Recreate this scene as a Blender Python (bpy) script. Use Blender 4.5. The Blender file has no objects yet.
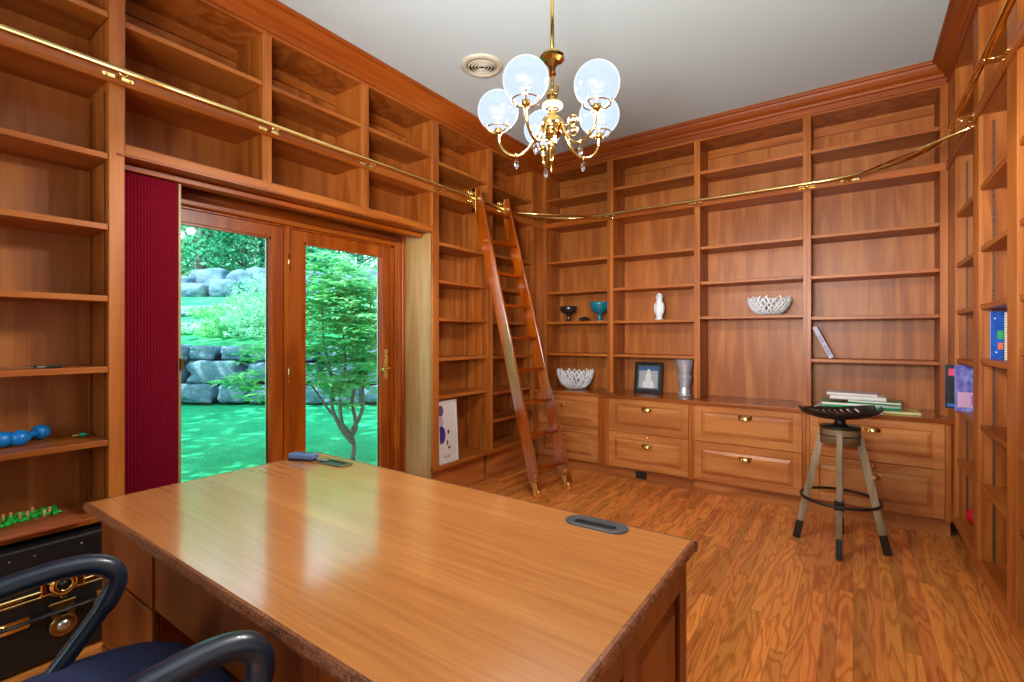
import bpy, bmesh, math, random
from mathutils import Vector, Matrix, noise
R = math.radians
PI = math.pi
random.seed(7)
SC = bpy.context.scene
COL = SC.collection

# ------------------------------------------------------------------ helpers
def tag(o, label=None, cat=None, group=None, kind=None):
    if label: o['label'] = label
    if cat: o['category'] = cat
    if group: o['group'] = group
    if kind: o['kind'] = kind
    return o

def empty(name, loc=(0, 0, 0), rz=0, label=None, cat=None, group=None):
    o = bpy.data.objects.new(name, None)
    COL.objects.link(o)
    o.location = loc
    o.rotation_euler = (0, 0, rz)
    o.empty_display_size = .05
    return tag(o, label, cat, group)

class MB:
    def __init__(self): self.bm = bmesh.new()
    def _add(self, vs, fs, smooth=False):
        v = [self.bm.verts.new(p) for p in vs]
        for f in fs:
            try:
                nf = self.bm.faces.new([v[i] for i in f]); nf.smooth = smooth
            except ValueError: pass
        return v
    def box(self, x0, x1, y0, y1, z0, z1, bev=0, seg=1):
        b = bmesh.new()
        vs = [b.verts.new(p) for p in ((x0,y0,z0),(x1,y0,z0),(x1,y1,z0),(x0,y1,z0),(x0,y0,z1),(x1,y0,z1),(x1,y1,z1),(x0,y1,z1))]
        for f in ((0,3,2,1),(4,5,6,7),(0,1,5,4),(1,2,6,5),(2,3,7,6),(3,0,4,7)): b.faces.new([vs[i] for i in f])
        if bev: bmesh.ops.bevel(b, geom=b.edges[:], offset=bev, segments=seg, affect='EDGES', profile=.5)
        self.merge(b); return self
    def merge(self, b, mat=None, smooth=None):
        m = {}
        for v in b.verts: m[v] = self.bm.verts.new(mat @ v.co if mat else v.co)
        for f in b.faces:
            try:
                nf = self.bm.faces.new([m[v] for v in f.verts]); nf.smooth = f.smooth if smooth is None else smooth
            except ValueError: pass
        b.free()
    def lathe(self, prof, c=(0,0,0), n=24, mat=None, smooth=True, close=True):
        c = Vector(c); rings = []; vs = []
        T = mat or Matrix.Identity(4)
        for r, z in prof:
            ring = []
            for i in range(n):
                a = 2*PI*i/n
                ring.append(self.bm.verts.new(T @ (Vector((r*math.cos(a), r*math.sin(a), z))) + c))
            rings.append(ring)
        for k in range(len(rings)-1):
            for i in range(n):
                f = self.bm.faces.new([rings[k][i], rings[k][(i+1) % n], rings[k+1][(i+1) % n], rings[k+1][i]]); f.smooth = smooth
        if close:
            if prof[0][0] > 1e-5: self.bm.faces.new(rings[0][::-1])
            if prof[-1][0] > 1e-5: self.bm.faces.new(rings[-1])
        return self
    def tube(self, pts, r, n=8, cap=True, flat=1.0):
        pts = [Vector(p) for p in pts]
        rs = r if isinstance(r, (list, tuple)) else [r]*len(pts)
        rings = []; prev = None
        for i, p in enumerate(pts):
            t = (pts[min(i+1, len(pts)-1)] - pts[max(i-1, 0)]).normalized()
            if prev is None:
                up = Vector((0,0,1)) if abs(t.z) < .9 else Vector((1,0,0))
                u = t.cross(up).normalized()
            else:
                u = (prev - t*prev.dot(t)).normalized()
            prev = u; w = t.cross(u)
            rings.append([self.bm.verts.new(p + (u*math.cos(2*PI*k/n) + w*flat*math.sin(2*PI*k/n))*rs[i]) for k in range(n)])
        for a, b in zip(rings, rings[1:]):
            for k in range(n):
                f = self.bm.faces.new([a[k], a[(k+1) % n], b[(k+1) % n], b[k]]); f.smooth = True
        if cap:
            self.bm.faces.new(rings[0][::-1]); self.bm.faces.new(rings[-1])
        return self
    def torus(self, c, R_, r, mat=None, n=32, m=8):
        T = mat or Matrix.Identity(4); c = Vector(c); g = []
        for i in range(n):
            a = 2*PI*i/n; row = []
            for j in range(m):
                b = 2*PI*j/m
                row.append(self.bm.verts.new(T @ Vector(((R_+r*math.cos(b))*math.cos(a), (R_+r*math.cos(b))*math.sin(a), r*math.sin(b))) + c))
            g.append(row)
        for i in range(n):
            for j in range(m):
                f = self.bm.faces.new([g[i][j], g[(i+1) % n][j], g[(i+1) % n][(j+1) % m], g[i][(j+1) % m]]); f.smooth = True
        return self
    def ball(self, c, r, sx=1, sy=1, sz=1, n=14):
        b = bmesh.new(); bmesh.ops.create_uvsphere(b, u_segments=n, v_segments=max(6, n*2//3), radius=r)
        self.merge(b, Matrix.Translation(c) @ Matrix.Diagonal((sx, sy, sz, 1)), True); return self
    def beam(self, p0, p1, w, t, side=(0,1,0), bev=0):      # rectangular bar; t is the size along side
        p0 = Vector(p0); p1 = Vector(p1); d = (p1-p0); L = d.length; z = d.normalized()
        y = Vector(side); y = (y - z*y.dot(z)).normalized(); x = y.cross(z)
        b = bmesh.new(); bmesh.ops.create_cube(b, size=1)
        for v in b.verts: v.co = Vector((v.co.x*w, v.co.y*t, (v.co.z+.5)*L))
        if bev: bmesh.ops.bevel(b, geom=b.edges[:], offset=bev, segments=2, affect='EDGES')
        M = Matrix((x, y, z)).transposed().to_4x4(); M.translation = p0
        self.merge(b, M); return self
    def build(self, name, mat, parent=None, bevel=0):
        me = bpy.data.meshes.new(name)
        bmesh.ops.recalc_face_normals(self.bm, faces=self.bm.faces[:])
        self.bm.to_mesh(me); self.bm.free()
        o = bpy.data.objects.new(name, me); COL.objects.link(o)
        if mat: me.materials.append(mat)
        if parent: o.parent = parent
        return o

def spline(pts, n=6):
    P = [Vector(p) for p in pts]; P = [P[0]*2-P[1]] + P + [P[-1]*2-P[-2]]; out = []
    for i in range(1, len(P)-2):
        for k in range(n):
            t = k/n; a, b, c, d = P[i-1:i+3]
            out.append(.5*((2*b)+(c-a)*t+(2*a-5*b+4*c-d)*t*t+(3*b-a-3*c+d)*t**3))
    out.append(P[-2]); return out

def copy_tree(o, parent=None):
    c = o.copy(); COL.objects.link(c); c.parent = parent
    for ch in [k for k in bpy.data.objects if k.parent == o]: copy_tree(ch, c)
    return c

# ------------------------------------------------------------------ materials
def new_mat(name):
    m = bpy.data.materials.new(name); m.use_nodes = True
    nt = m.node_tree; nt.nodes.clear()
    out = nt.nodes.new('ShaderNodeOutputMaterial')
    b = nt.nodes.new('ShaderNodeBsdfPrincipled'); nt.links.new(b.outputs[0], out.inputs[0])
    return m, nt, b, out

def S(c):   # sRGB 0-255 -> linear
    return tuple([((v/255+.055)/1.055)**2.4 if v/255 > .04045 else v/255/12.92 for v in c] + [1])

def plain(name, rgb, rough=.5, metal=0, coat=0, var=.08, vs=20, bump=0, emit=None, es=0, spec=None):
    m, nt, b, out = new_mat(name)
    c = S(rgb)
    tc = nt.nodes.new('ShaderNodeTexCoord'); nz = nt.nodes.new('ShaderNodeTexNoise'); nz.inputs['Scale'].default_value = vs
    nt.links.new(tc.outputs['Object'], nz.inputs['Vector'])
    rp = nt.nodes.new('ShaderNodeValToRGB')
    rp.color_ramp.elements[0].position = .3; rp.color_ramp.elements[1].position = .7
    rp.color_ramp.elements[0].color = tuple(v*(1-var) for v in c[:3]) + (1,)
    rp.color_ramp.elements[1].color = tuple(min(1, v*(1+var)) for v in c[:3]) + (1,)
    nt.links.new(nz.outputs[0], rp.inputs[0]); nt.links.new(rp.outputs[0], b.inputs['Base Color'])
    b.inputs['Roughness'].default_value = rough; b.inputs['Metallic'].default_value = metal
    b.inputs['Coat Weight'].default_value = coat
    if spec is not None: b.inputs['Specular IOR Level'].default_value = spec
    if bump:
        bp = nt.nodes.new('ShaderNodeBump'); bp.inputs['Strength'].default_value = bump; bp.inputs['Distance'].default_value = .01
        nt.links.new(nz.outputs[0], bp.inputs['Height']); nt.links.new(bp.outputs[0], b.inputs['Normal'])
    if emit:
        b.inputs['Emission Color'].default_value = S(emit); b.inputs['Emission Strength'].default_value = es
    return m

def math_node(nt, op, a, b=None, c=None):
    n = nt.nodes.new('ShaderNodeMath'); n.operation = op
    for i, v in enumerate((a, b, c)):
        if v is None: continue
        if isinstance(v, (int, float)): n.inputs[i].default_value = v
        else: nt.links.new(v, n.inputs[i])
    return n.outputs[0]

def wood(name, dark, mid, light, axis, rough=.35, ring=9, across=7, along=.9, board=0, coat=.0, fibre=.35, spec=.4, v=.76, sat=1.04, bump=.04):
    """grain runs along local axis (0 x, 1 y, 2 z); board>0 splits veneer into boards of that width"""
    m, nt, b, out = new_mat(name)
    tc = nt.nodes.new('ShaderNodeTexCoord'); oi = nt.nodes.new('ShaderNodeObjectInfo')
    sep = nt.nodes.new('ShaderNodeSeparateXYZ'); nt.links.new(tc.outputs['Object'], sep.inputs[0])
    rnd = math_node(nt, 'MULTIPLY', oi.outputs['Random'], 37.0)
    ax = [sep.outputs[i] for i in range(3)]
    sc = [across]*3; sc[axis] = along
    comb = nt.nodes.new('ShaderNodeCombineXYZ')
    wn = None
    if board:
        k = 0 if axis != 0 else 2
        idx = math_node(nt, 'FLOOR', math_node(nt, 'MULTIPLY_ADD', ax[k], 1/board, rnd))
        w = nt.nodes.new('ShaderNodeTexWhiteNoise'); w.noise_dimensions = '1D'; nt.links.new(idx, w.inputs['W']); wn = w.outputs['Value']
    for i in range(3):
        off = rnd
        if wn is not None: off = math_node(nt, 'MULTIPLY_ADD', wn, 31.0, rnd)
        nt.links.new(math_node(nt, 'MULTIPLY_ADD', ax[i], sc[i], off), comb.inputs[i])
    n1 = nt.nodes.new('ShaderNodeTexNoise'); n1.inputs['Scale'].default_value = 1; n1.inputs['Detail'].default_value = 1.5; n1.inputs['Distortion'].default_value = .25
    nt.links.new(comb.outputs[0], n1.inputs['Vector'])
    rings = math_node(nt, 'MULTIPLY_ADD', math_node(nt, 'SINE', math_node(nt, 'MULTIPLY', n1.outputs[0], ring*6.283)), .5, .5)
    comb2 = nt.nodes.new('ShaderNodeCombineXYZ'); s2 = [95]*3; s2[axis] = 3.5
    for i in range(3): nt.links.new(math_node(nt, 'MULTIPLY_ADD', ax[i], s2[i], rnd), comb2.inputs[i])
    n2 = nt.nodes.new('ShaderNodeTexNoise'); n2.inputs['Scale'].default_value = 1; n2.inputs['Detail'].default_value = 2
    nt.links.new(comb2.outputs[0], n2.inputs['Vector'])
    f = math_node(nt, 'ADD', math_node(nt, 'MULTIPLY', rings, .45), math_node(nt, 'MULTIPLY', n1.outputs[0], .55))
    f = math_node(nt, 'ADD', math_node(nt, 'MULTIPLY', f, 1-fibre), math_node(nt, 'MULTIPLY', n2.outputs[0], fibre))
    rp = nt.nodes.new('ShaderNodeValToRGB'); e = rp.color_ramp.elements
    e[0].position = .25; e[0].color = S(dark); e[1].position = .75; e[1].color = S(light)
    x = e.new(.5); x.color = S(mid)
    nt.links.new(f, rp.inputs[0])
    hv = nt.nodes.new('ShaderNodeHueSaturation')
    hv.inputs['Saturation'].default_value = sat
    val = math_node(nt, 'MULTIPLY_ADD', oi.outputs['Random'], .18*v, .91*v)
    if wn is not None: val = math_node(nt, 'MULTIPLY', val, math_node(nt, 'MULTIPLY_ADD', wn, .22, .89))
    nt.links.new(val, hv.inputs['Value']); nt.links.new(rp.outputs[0], hv.inputs['Color'])
    nt.links.new(hv.outputs[0], b.inputs['Base Color'])
    b.inputs['Roughness'].default_value = rough; b.inputs['Coat Weight'].default_value = coat; b.inputs['Coat Roughness'].default_value = .12
    b.inputs['Specular IOR Level'].default_value = spec
    bp = nt.nodes.new('ShaderNodeBump'); bp.inputs['Strength'].default_value = bump; bp.inputs['Distance'].default_value = .003
    nt.links.new(n2.outputs[0], bp.inputs['Height']); nt.links.new(bp.outputs[0], b.inputs['Normal'])
    return m

CH = ((150,78,34), (180,100,48), (200,122,64))
M = {}
M['panel'] = wood('cherry_panel', (158,88,42), (188,110,56), (208,134,74), 2, board=.17, ring=3, rough=.42)
M['side'] = wood('cherry_side', *CH, 2, ring=4, rough=.42)
M['stile'] = wood('cherry_stile', (160,86,40), (188,108,54), (206,128,68), 2, ring=2, rough=.38)
M['shelf'] = wood('cherry_shelf', (152,80,36), (180,100,48), (200,122,62), 0, ring=2.5, rough=.4)
M['rail'] = wood('cherry_rail', (150,76,34), (178,96,44), (196,114,58), 0, ring=2, rough=.35)
M['crown'] = wood('cherry_crown', (146,70,30), (170,86,38), (186,102,50), 1, ring=1.5, rough=.5, spec=.3)
M['counter'] = wood('cherry_counter', (132,66,30), (172,94,46), (196,120,64), 0, ring=4, rough=.22, coat=.2)
M['drawer'] = wood('cherry_drawer', (172,98,44), (200,122,60), (218,146,78), 0, ring=3, rough=.3, v=.86, sat=.99)
M['desktop'] = wood('desk_top_wood', (184,110,42), (204,128,54), (216,144,66), 0, ring=1.5, across=9, along=.7, rough=.22, coat=.8, fibre=.6, v=.98, sat=.95, bump=.01)
M['desktop'].node_tree.nodes['Principled BSDF'].inputs['Coat IOR'].default_value = 1.75
M['deskbody'] = wood('desk_body_wood', (112,50,22), (142,70,32), (162,88,42), 2, ring=4, rough=.35, v=.66)
M['deskedge'] = wood('desk_edge_wood', (84,40,20), (140,76,42), (186,120,78), 0, ring=12, across=60, along=25, rough=.5)
M['doorwood'] = wood('fir_door_wood', (132,60,24), (168,84,36), (190,106,50), 2, ring=3, rough=.35)
M['doorhead'] = wood('fir_header_wood', (132,60,24), (168,84,36), (190,106,50), 1, ring=3, rough=.35)
M['palewood'] = wood('pale_side_wood', (172,128,78), (200,160,108), (218,184,134), 2, ring=3, rough=.4)
M['ladder'] = wood('ladder_wood', (120,50,18), (160,74,28), (186,98,42), 2, ring=3, rough=.22, coat=1)
M['ladder'].node_tree.nodes['Principled BSDF'].inputs['Coat IOR'].default_value = 2.3
M['rung'] = wood('rung_wood', (112,40,14), (146,58,22), (170,78,32), 1, ring=3, rough=.25, coat=.4)
M['stoolleg'] = wood('weathered_leg_wood', (104,84,62), (142,120,92), (168,148,118), 2, ring=3, rough=.6, v=1, sat=1)
M['brass'] = plain('polished_brass', (244,212,136), .11, 1, var=.05)
M['lampbrass'] = plain('lamp_brass', (206,166,92), .09, 1, var=.05)
M['creamring'] = plain('cream_ceramic', (150,140,122), .4)
M['oldbrass'] = plain('antique_brass', (150,120,68), .3, 1, var=.2, vs=60)
M['nickel'] = plain('satin_nickel', (190,190,184), .28, 1)
M['black'] = plain('black_plastic', (22,22,24), .35)
M['iron'] = plain('dark_cast_iron', (52,46,40), .42, .6, var=.3, vs=40, bump=.1)
M['ceil'] = plain('ceiling_paint', (194,209,213), .9, var=.01, vs=2)
M['paint'] = plain('wall_paint', (214,210,200), .9, var=.02, vs=2)
M['white'] = plain('white_ceramic', (226,232,238), .3, coat=.3, var=.03)
M['teal'] = plain('teal_glazed_ceramic', (16,110,130), .18, coat=.6, var=.15)
M['pewter'] = plain('dark_pewter', (84,76,74), .25, .8, var=.25)
M['vinyl'] = plain('blue_black_vinyl', (24,38,58), .3, var=.15, bump=.05, coat=.25)
M['navy'] = plain('navy_seat_fabric', (40,50,90), .85, var=.25, vs=160, bump=.2)
M['trunk'] = plain('black_trunk_fibre', (22,20,21), .45, var=.25, vs=50, bump=.08)
M['gunmetal'] = plain('grey_rubber', (66,70,76), .45)
M['bluevinyl'] = plain('bright_blue_vinyl', (10,120,200), .3, coat=.2)
M['green'] = plain('green_foam', (20,170,50), .5, var=.2)
M['peg'] = plain('pale_peg_wood', (220,150,100), .5)
M['redball'] = plain('crimson_rubber', (200,20,50), .35)
M['paper'] = plain('page_paper', (226,222,214), .8, var=.04)
M['toedark'] = wood('toe_board_wood', (150,86,44), (184,112,62), (204,134,80), 0, ring=3, rough=.45, v=.95)
M['grille'] = plain('beige_vent_metal', (196,190,170), .5)
M['ventdark'] = plain('duct_dark', (40,38,34), .8)
M['asphalt'] = plain('stone_terrace', (120,130,128), .8)

# striped crimson curtain
def m_curtain():
    m, nt, b, out = new_mat('crimson_pleated_fabric')
    tc = nt.nodes.new('ShaderNodeTexCoord'); nz = nt.nodes.new('ShaderNodeTexNoise'); nz.inputs['Scale'].default_value = 300
    nt.links.new(tc.outputs['Object'], nz.inputs['Vector'])
    mx = nt.nodes.new('ShaderNodeMix'); mx.data_type = 'RGBA'; mx.inputs[6].default_value = S((104,4,26)); mx.inputs[7].default_value = S((128,12,38))
    nt.links.new(nz.outputs[0], mx.inputs[0]); nt.links.new(mx.outputs[2], b.inputs['Base Color'])
    b.inputs['Roughness'].default_value = .9; b.inputs['Specular IOR Level'].default_value = .1
    return m
M['curtain'] = m_curtain()

def m_floor():
    m, nt, b, out = new_mat('oak_strip_floor')
    tc = nt.nodes.new('ShaderNodeTexCoord'); sep = nt.nodes.new('ShaderNodeSeparateXYZ'); nt.links.new(tc.outputs['Object'], sep.inputs[0])
    W, L = .057, 1.05
    xi = math_node(nt, 'MULTIPLY', sep.outputs[0], 1/W); ci = math_node(nt, 'FLOOR', xi)
    w1 = nt.nodes.new('ShaderNodeTexWhiteNoise'); w1.noise_dimensions = '1D'; nt.links.new(ci, w1.inputs['W'])
    yy = math_node(nt, 'MULTIPLY_ADD', sep.outputs[1], 1/L, math_node(nt, 'MULTIPLY', w1.outputs['Value'], 7.0))
    ri = math_node(nt, 'FLOOR', yy)
    cm = nt.nodes.new('ShaderNodeCombineXYZ'); nt.links.new(ci, cm.inputs[0]); nt.links.new(ri, cm.inputs[1])
    w2 = nt.nodes.new('ShaderNodeTexWhiteNoise'); w2.noise_dimensions = '2D'; nt.links.new(cm.outputs[0], w2.inputs['Vector'])
    rv = w2.outputs['Value']
    v = nt.nodes.new('ShaderNodeCombineXYZ')
    nt.links.new(math_node(nt, 'MULTIPLY_ADD', sep.outputs[0], 11.0, math_node(nt, 'MULTIPLY', rv, 61.0)), v.inputs[0])
    nt.links.new(math_node(nt, 'MULTIPLY_ADD', sep.outputs[1], 1.5, math_node(nt, 'MULTIPLY', rv, 23.0)), v.inputs[1])
    n1 = nt.nodes.new('ShaderNodeTexNoise'); n1.inputs['Scale'].default_value = 1; n1.inputs['Detail'].default_value = 2; n1.inputs['Distortion'].default_value = .4
    nt.links.new(v.outputs[0], n1.inputs['Vector'])
    s = math_node(nt, 'MULTIPLY_ADD', math_node(nt, 'SINE', math_node(nt, 'MULTIPLY', n1.outputs[0], 46)), .5, .5)
    s = math_node(nt, 'POWER', s, 2.2)
    v2 = nt.nodes.new('ShaderNodeCombineXYZ')
    nt.links.new(math_node(nt, 'MULTIPLY', sep.outputs[0], 160), v2.inputs[0]); nt.links.new(math_node(nt, 'MULTIPLY_ADD', sep.outputs[1], 6, math_node(nt, 'MULTIPLY', rv, 23.0)), v2.inputs[1])
    n2 = nt.nodes.new('ShaderNodeTexNoise'); n2.inputs['Scale'].default_value = 1; n2.inputs['Detail'].default_value = 2
    nt.links.new(v2.outputs[0], n2.inputs['Vector'])
    rp = nt.nodes.new('ShaderNodeValToRGB'); e = rp.color_ramp.elements
    e[0].position = 0; e[0].color = S((240,156,76)); e[1].position = 1; e[1].color = S((148,76,30))
    x = e.new(.5); x.color = S((214,124,54))
    nt.links.new(math_node(nt, 'ADD', math_node(nt, 'MULTIPLY', s, .4), math_node(nt, 'MULTIPLY', n2.outputs[0], .5)), rp.inputs[0])
    hv = nt.nodes.new('ShaderNodeHueSaturation'); nt.links.new(math_node(nt, 'MULTIPLY_ADD', rv, .5, .74), hv.inputs['Value'])
    nt.links.new(math_node(nt, 'MULTIPLY_ADD', w1.outputs['Value'], .012, .494), hv.inputs['Hue'])
    nt.links.new(rp.outputs[0], hv.inputs['Color'])
    fx = math_node(nt, 'ABSOLUTE', math_node(nt, 'SUBTRACT', math_node(nt, 'FRACT', xi), .5))
    fy = math_node(nt, 'ABSOLUTE', math_node(nt, 'SUBTRACT', math_node(nt, 'FRACT', yy), .5))
    gap = math_node(nt, 'MAXIMUM', math_node(nt, 'GREATER_THAN', fx, .488), math_node(nt, 'GREATER_THAN', fy, .4988))
    mx = nt.nodes.new('ShaderNodeMix'); mx.data_type = 'RGBA'; nt.links.new(math_node(nt, 'MULTIPLY', gap, .6), mx.inputs[0])
    nt.links.new(hv.outputs[0], mx.inputs[6]); mx.inputs[7].default_value = S((70,32,14))
    nt.links.new(mx.outputs[2], b.inputs['Base Color'])
    b.inputs['Roughness'].default_value = .27; b.inputs['Coat Weight'].default_value = .25; b.inputs['Coat Roughness'].default_value = .15
    bp = nt.nodes.new('ShaderNodeBump'); bp.inputs['Strength'].default_value = .12; bp.inputs['Distance'].default_value = .002
    nt.links.new(math_node(nt, 'SUBTRACT', n2.outputs[0], gap), bp.inputs['Height']); nt.links.new(bp.outputs[0], b.inputs['Normal'])
    return m
M['floor'] = m_floor()

def m_glass(name, tint=(.93,.97,.97), refl=.08):
    m, nt, b, out = new_mat(name); nt.nodes.remove(b)
    t = nt.nodes.new('ShaderNodeBsdfTransparent'); t.inputs[0].default_value = tint + (1,)
    g = nt.nodes.new('ShaderNodeBsdfGlossy'); g.inputs['Roughness'].default_value = .02
    lw = nt.nodes.new('ShaderNodeLayerWeight'); lw.inputs[0].default_value = .25
    mx = nt.nodes.new('ShaderNodeMixShader')
    nt.links.new(math_node(nt, 'MULTIPLY_ADD', lw.outputs['Fresnel'], .6, refl*.3), mx.inputs[0])
    nt.links.new(t.outputs[0], mx.inputs[1]); nt.links.new(g.outputs[0], mx.inputs[2]); nt.links.new(mx.outputs[0], out.inputs[0])
    return m
M['glass'] = m_glass('clear_pane_glass')
def m_crystal():
    m, nt, b, out = new_mat('cut_crystal')
    b.inputs['Base Color'].default_value = (.92,.94,.97,1); b.inputs['Roughness'].default_value = .03; b.inputs['Transmission Weight'].default_value = 1; b.inputs['IOR'].default_value = 1.45
    return m
M['crystal'] = m_crystal()
M['thinglass'] = m_glass('clear_cut_glass', (.96,.96,.98), .6)
nt_ = M['thinglass'].node_tree; mx_ = nt_.nodes['Mix Shader']; df_ = nt_.nodes.new('ShaderNodeBsdfDiffuse'); df_.inputs[0].default_value = (.8,.82,.88,1)
m2_ = nt_.nodes.new('ShaderNodeMixShader'); m2_.inputs[0].default_value = .22; nt_.nodes['Glossy BSDF'].inputs['Roughness'].default_value = .25
nt_.links.new(mx_.outputs[0], m2_.inputs[1]); nt_.links.new(df_.outputs[0], m2_.inputs[2]); nt_.links.new(m2_.outputs[0], nt_.nodes['Material Output'].inputs[0])
def m_globe():
    # opal glass: mostly glowing white, lets a quarter of the bulb's light straight through
    m, nt, b, out = new_mat('lit_opal_glass'); nt.nodes.remove(b)
    t = nt.nodes.new('ShaderNodeBsdfTransparent'); e = nt.nodes.new('ShaderNodeEmission'); g = nt.nodes.new('ShaderNodeBsdfGlossy')
    g.inputs['Roughness'].default_value = .08
    lw = nt.nodes.new('ShaderNodeLayerWeight'); lw.inputs[0].default_value = .5
    rp = nt.nodes.new('ShaderNodeValToRGB'); rp.color_ramp.elements[0].color = S((204,222,250)); rp.color_ramp.elements[1].color = S((252,250,240)); rp.color_ramp.elements[0].position = .55; rp.color_ramp.elements[1].position = .95
    nt.links.new(lw.outputs['Facing'], rp.inputs[0]); nt.links.new(rp.outputs[0], e.inputs[0]); e.inputs[1].default_value = .85
    m1 = nt.nodes.new('ShaderNodeMixShader'); m1.inputs[0].default_value = .75
    nt.links.new(t.outputs[0], m1.inputs[1]); nt.links.new(e.outputs[0], m1.inputs[2])
    m2 = nt.nodes.new('ShaderNodeMixShader'); m2.inputs[0].default_value = .04
    nt.links.new(m1.outputs[0], m2.inputs[1]); nt.links.new(g.outputs[0], m2.inputs[2]); nt.links.new(m2.outputs[0], out.inputs[0])
    return m
M['globe'] = m_globe()

# outside
def m_grass(name, a, b_, c_, scale=2):
    m, nt, b, out = new_mat(name)
    tc = nt.nodes.new('ShaderNodeTexCoord')
    n1 = nt.nodes.new('ShaderNodeTexNoise'); n1.inputs['Scale'].default_value = scale; n1.inputs['Detail'].default_value = 6; n1.inputs['Roughness'].default_value = .75
    n2 = nt.nodes.new('ShaderNodeTexNoise'); n2.inputs['Scale'].default_value = 45; n2.inputs['Detail'].default_value = 3
    for n in (n1, n2): nt.links.new(tc.outputs['Object'], n.inputs['Vector'])
    rp = nt.nodes.new('ShaderNodeValToRGB'); e = rp.color_ramp.elements
    e[0].position = .32; e[0].color = S(a); e[1].position = .68; e[1].color = S(c_); x = e.new(.5); x.color = S(b_)
    nt.links.new(math_node(nt, 'ADD', math_node(nt, 'MULTIPLY', n1.outputs[0], .5), math_node(nt, 'MULTIPLY', n2.outputs[0], .5)), rp.inputs[0])
    nt.links.new(rp.outputs[0], b.inputs['Base Color']); b.inputs['Roughness'].default_value = .9; b.inputs['Specular IOR Level'].default_value = .1
    bp = nt.nodes.new('ShaderNodeBump'); bp.inputs['Strength'].default_value = .5; bp.inputs['Distance'].default_value = .03
    nt.links.new(n2.outputs[0], bp.inputs['Height']); nt.links.new(bp.outputs[0], b.inputs['Normal'])
    return m
M['lawn'] = m_grass('lawn_grass', (16,120,84), (30,160,112), (70,196,140))
M['slope'] = m_grass('rough_slope_grass', (16,110,78), (40,156,108), (110,200,140), 1.2)
M['stone'] = m_grass('fieldstone', (52,84,110), (92,126,150), (150,178,190), 1.7)
def m_leaf(name, a, b_, sc=6):
    m, nt, b, out = new_mat(name)
    tc = nt.nodes.new('ShaderNodeTexCoord'); nz = nt.nodes.new('ShaderNodeTexNoise'); nz.inputs['Scale'].default_value = sc; nz.inputs['Detail'].default_value = 3
    nt.links.new(tc.outputs['Object'], nz.inputs['Vector'])
    rp = nt.nodes.new('ShaderNodeValToRGB'); e = rp.color_ramp.elements
    e[0].position = .35; e[0].color = S(a); e[1].position = .65; e[1].color = S(b_)
    nt.links.new(nz.outputs[0], rp.inputs[0]); nt.links.new(rp.outputs[0], b.inputs['Base Color'])
    b.inputs['Roughness'].default_value = .5
    tr = nt.nodes.new('ShaderNodeBsdfTranslucent'); nt.links.new(rp.outputs[0], tr.inputs[0])
    mx = nt.nodes.new('ShaderNodeMixShader'); mx.inputs[0].default_value = .5
    nt.links.new(b.outputs[0], mx.inputs[1]); nt.links.new(tr.outputs[0], mx.inputs[2]); nt.links.new(mx.outputs[0], out.inputs[0])
    return m
M['leafbright'] = m_leaf('rhododendron_leaf', (60,180,120), (170,240,180), 9)
M['leafpale'] = m_leaf('pale_tree_leaf', (90,196,160), (190,240,214), 3)
M['leafdark'] = m_leaf('dark_tree_leaf', (40,156,120), (120,220,180), 3)
M['bark'] = plain('grey_bark', (96,104,100), .9, var=.3, vs=14, bump=.4)
M['twigbark'] = plain('shrub_bark', (112,106,100), .9, var=.3, vs=30, bump=.3)

# ------------------------------------------------------------------ room shell
XL, YB, XR, H = -2.65, 4.31, .52, 3.127       # face planes of the three bookcase walls, ceiling height
D = .30
YR = -1.7                                       # wall behind the camera
def struct(o): o['kind'] = 'structure'; return o
struct(MB().box(-3.06, .90, YR-.1, 4.72, -.12, 0).build('floor', M['floor']))
struct(MB().box(-3.2, .95, YR-.15, 4.75, H, H+.15).build('ceiling', M['ceil']))
w = MB()
w.box(-3.12, -2.985, YR, .80, 0, H); w.box(-3.12, -2.985, 2.66, 4.70, 0, H); w.box(-3.12, -2.985, .80, 2.66, 2.06, H)
struct(w.build('wall_left', M['paint']))
struct(MB().box(-3.12, .95, YB+D+.02, YB+D+.14, 0, H).build('wall_back', M['paint']))
struct(MB().box(XR+D+.02, XR+D+.14, YR, YB+D+.02, 0, H).build('wall_right', M['paint']))
w = MB()
w.box(-2.985, -2.3, YR-.12, YR, 0, H); w.box(.2, XR+D+.02, YR-.12, YR, 0, H)
w.box(-2.3, .2, YR-.12, YR, 0, .8); w.box(-2.3, .2, YR-.12, YR, 2.5, H)
struct(w.build('wall_front', M['paint']))
w = MB()
for x in (-2.3, -1.09, .14): w.box(x, x+.06, YR-.09, YR-.03, .8, 2.5)
for z in (.8, 2.44): w.box(-2.3, .2, YR-.09, YR-.03, z, z+.06)
wf = struct(w.build('added_window_1', M['doorwood']))  # unseen window, added behind the camera to let fill light in
MB().box(-2.24, -1.09, YR-.065, YR-.059, .86, 2.44).box(-1.03, .14, YR-.065, YR-.059, .86, 2.44).build('added_window_glass', M['glass'], wf)

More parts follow.
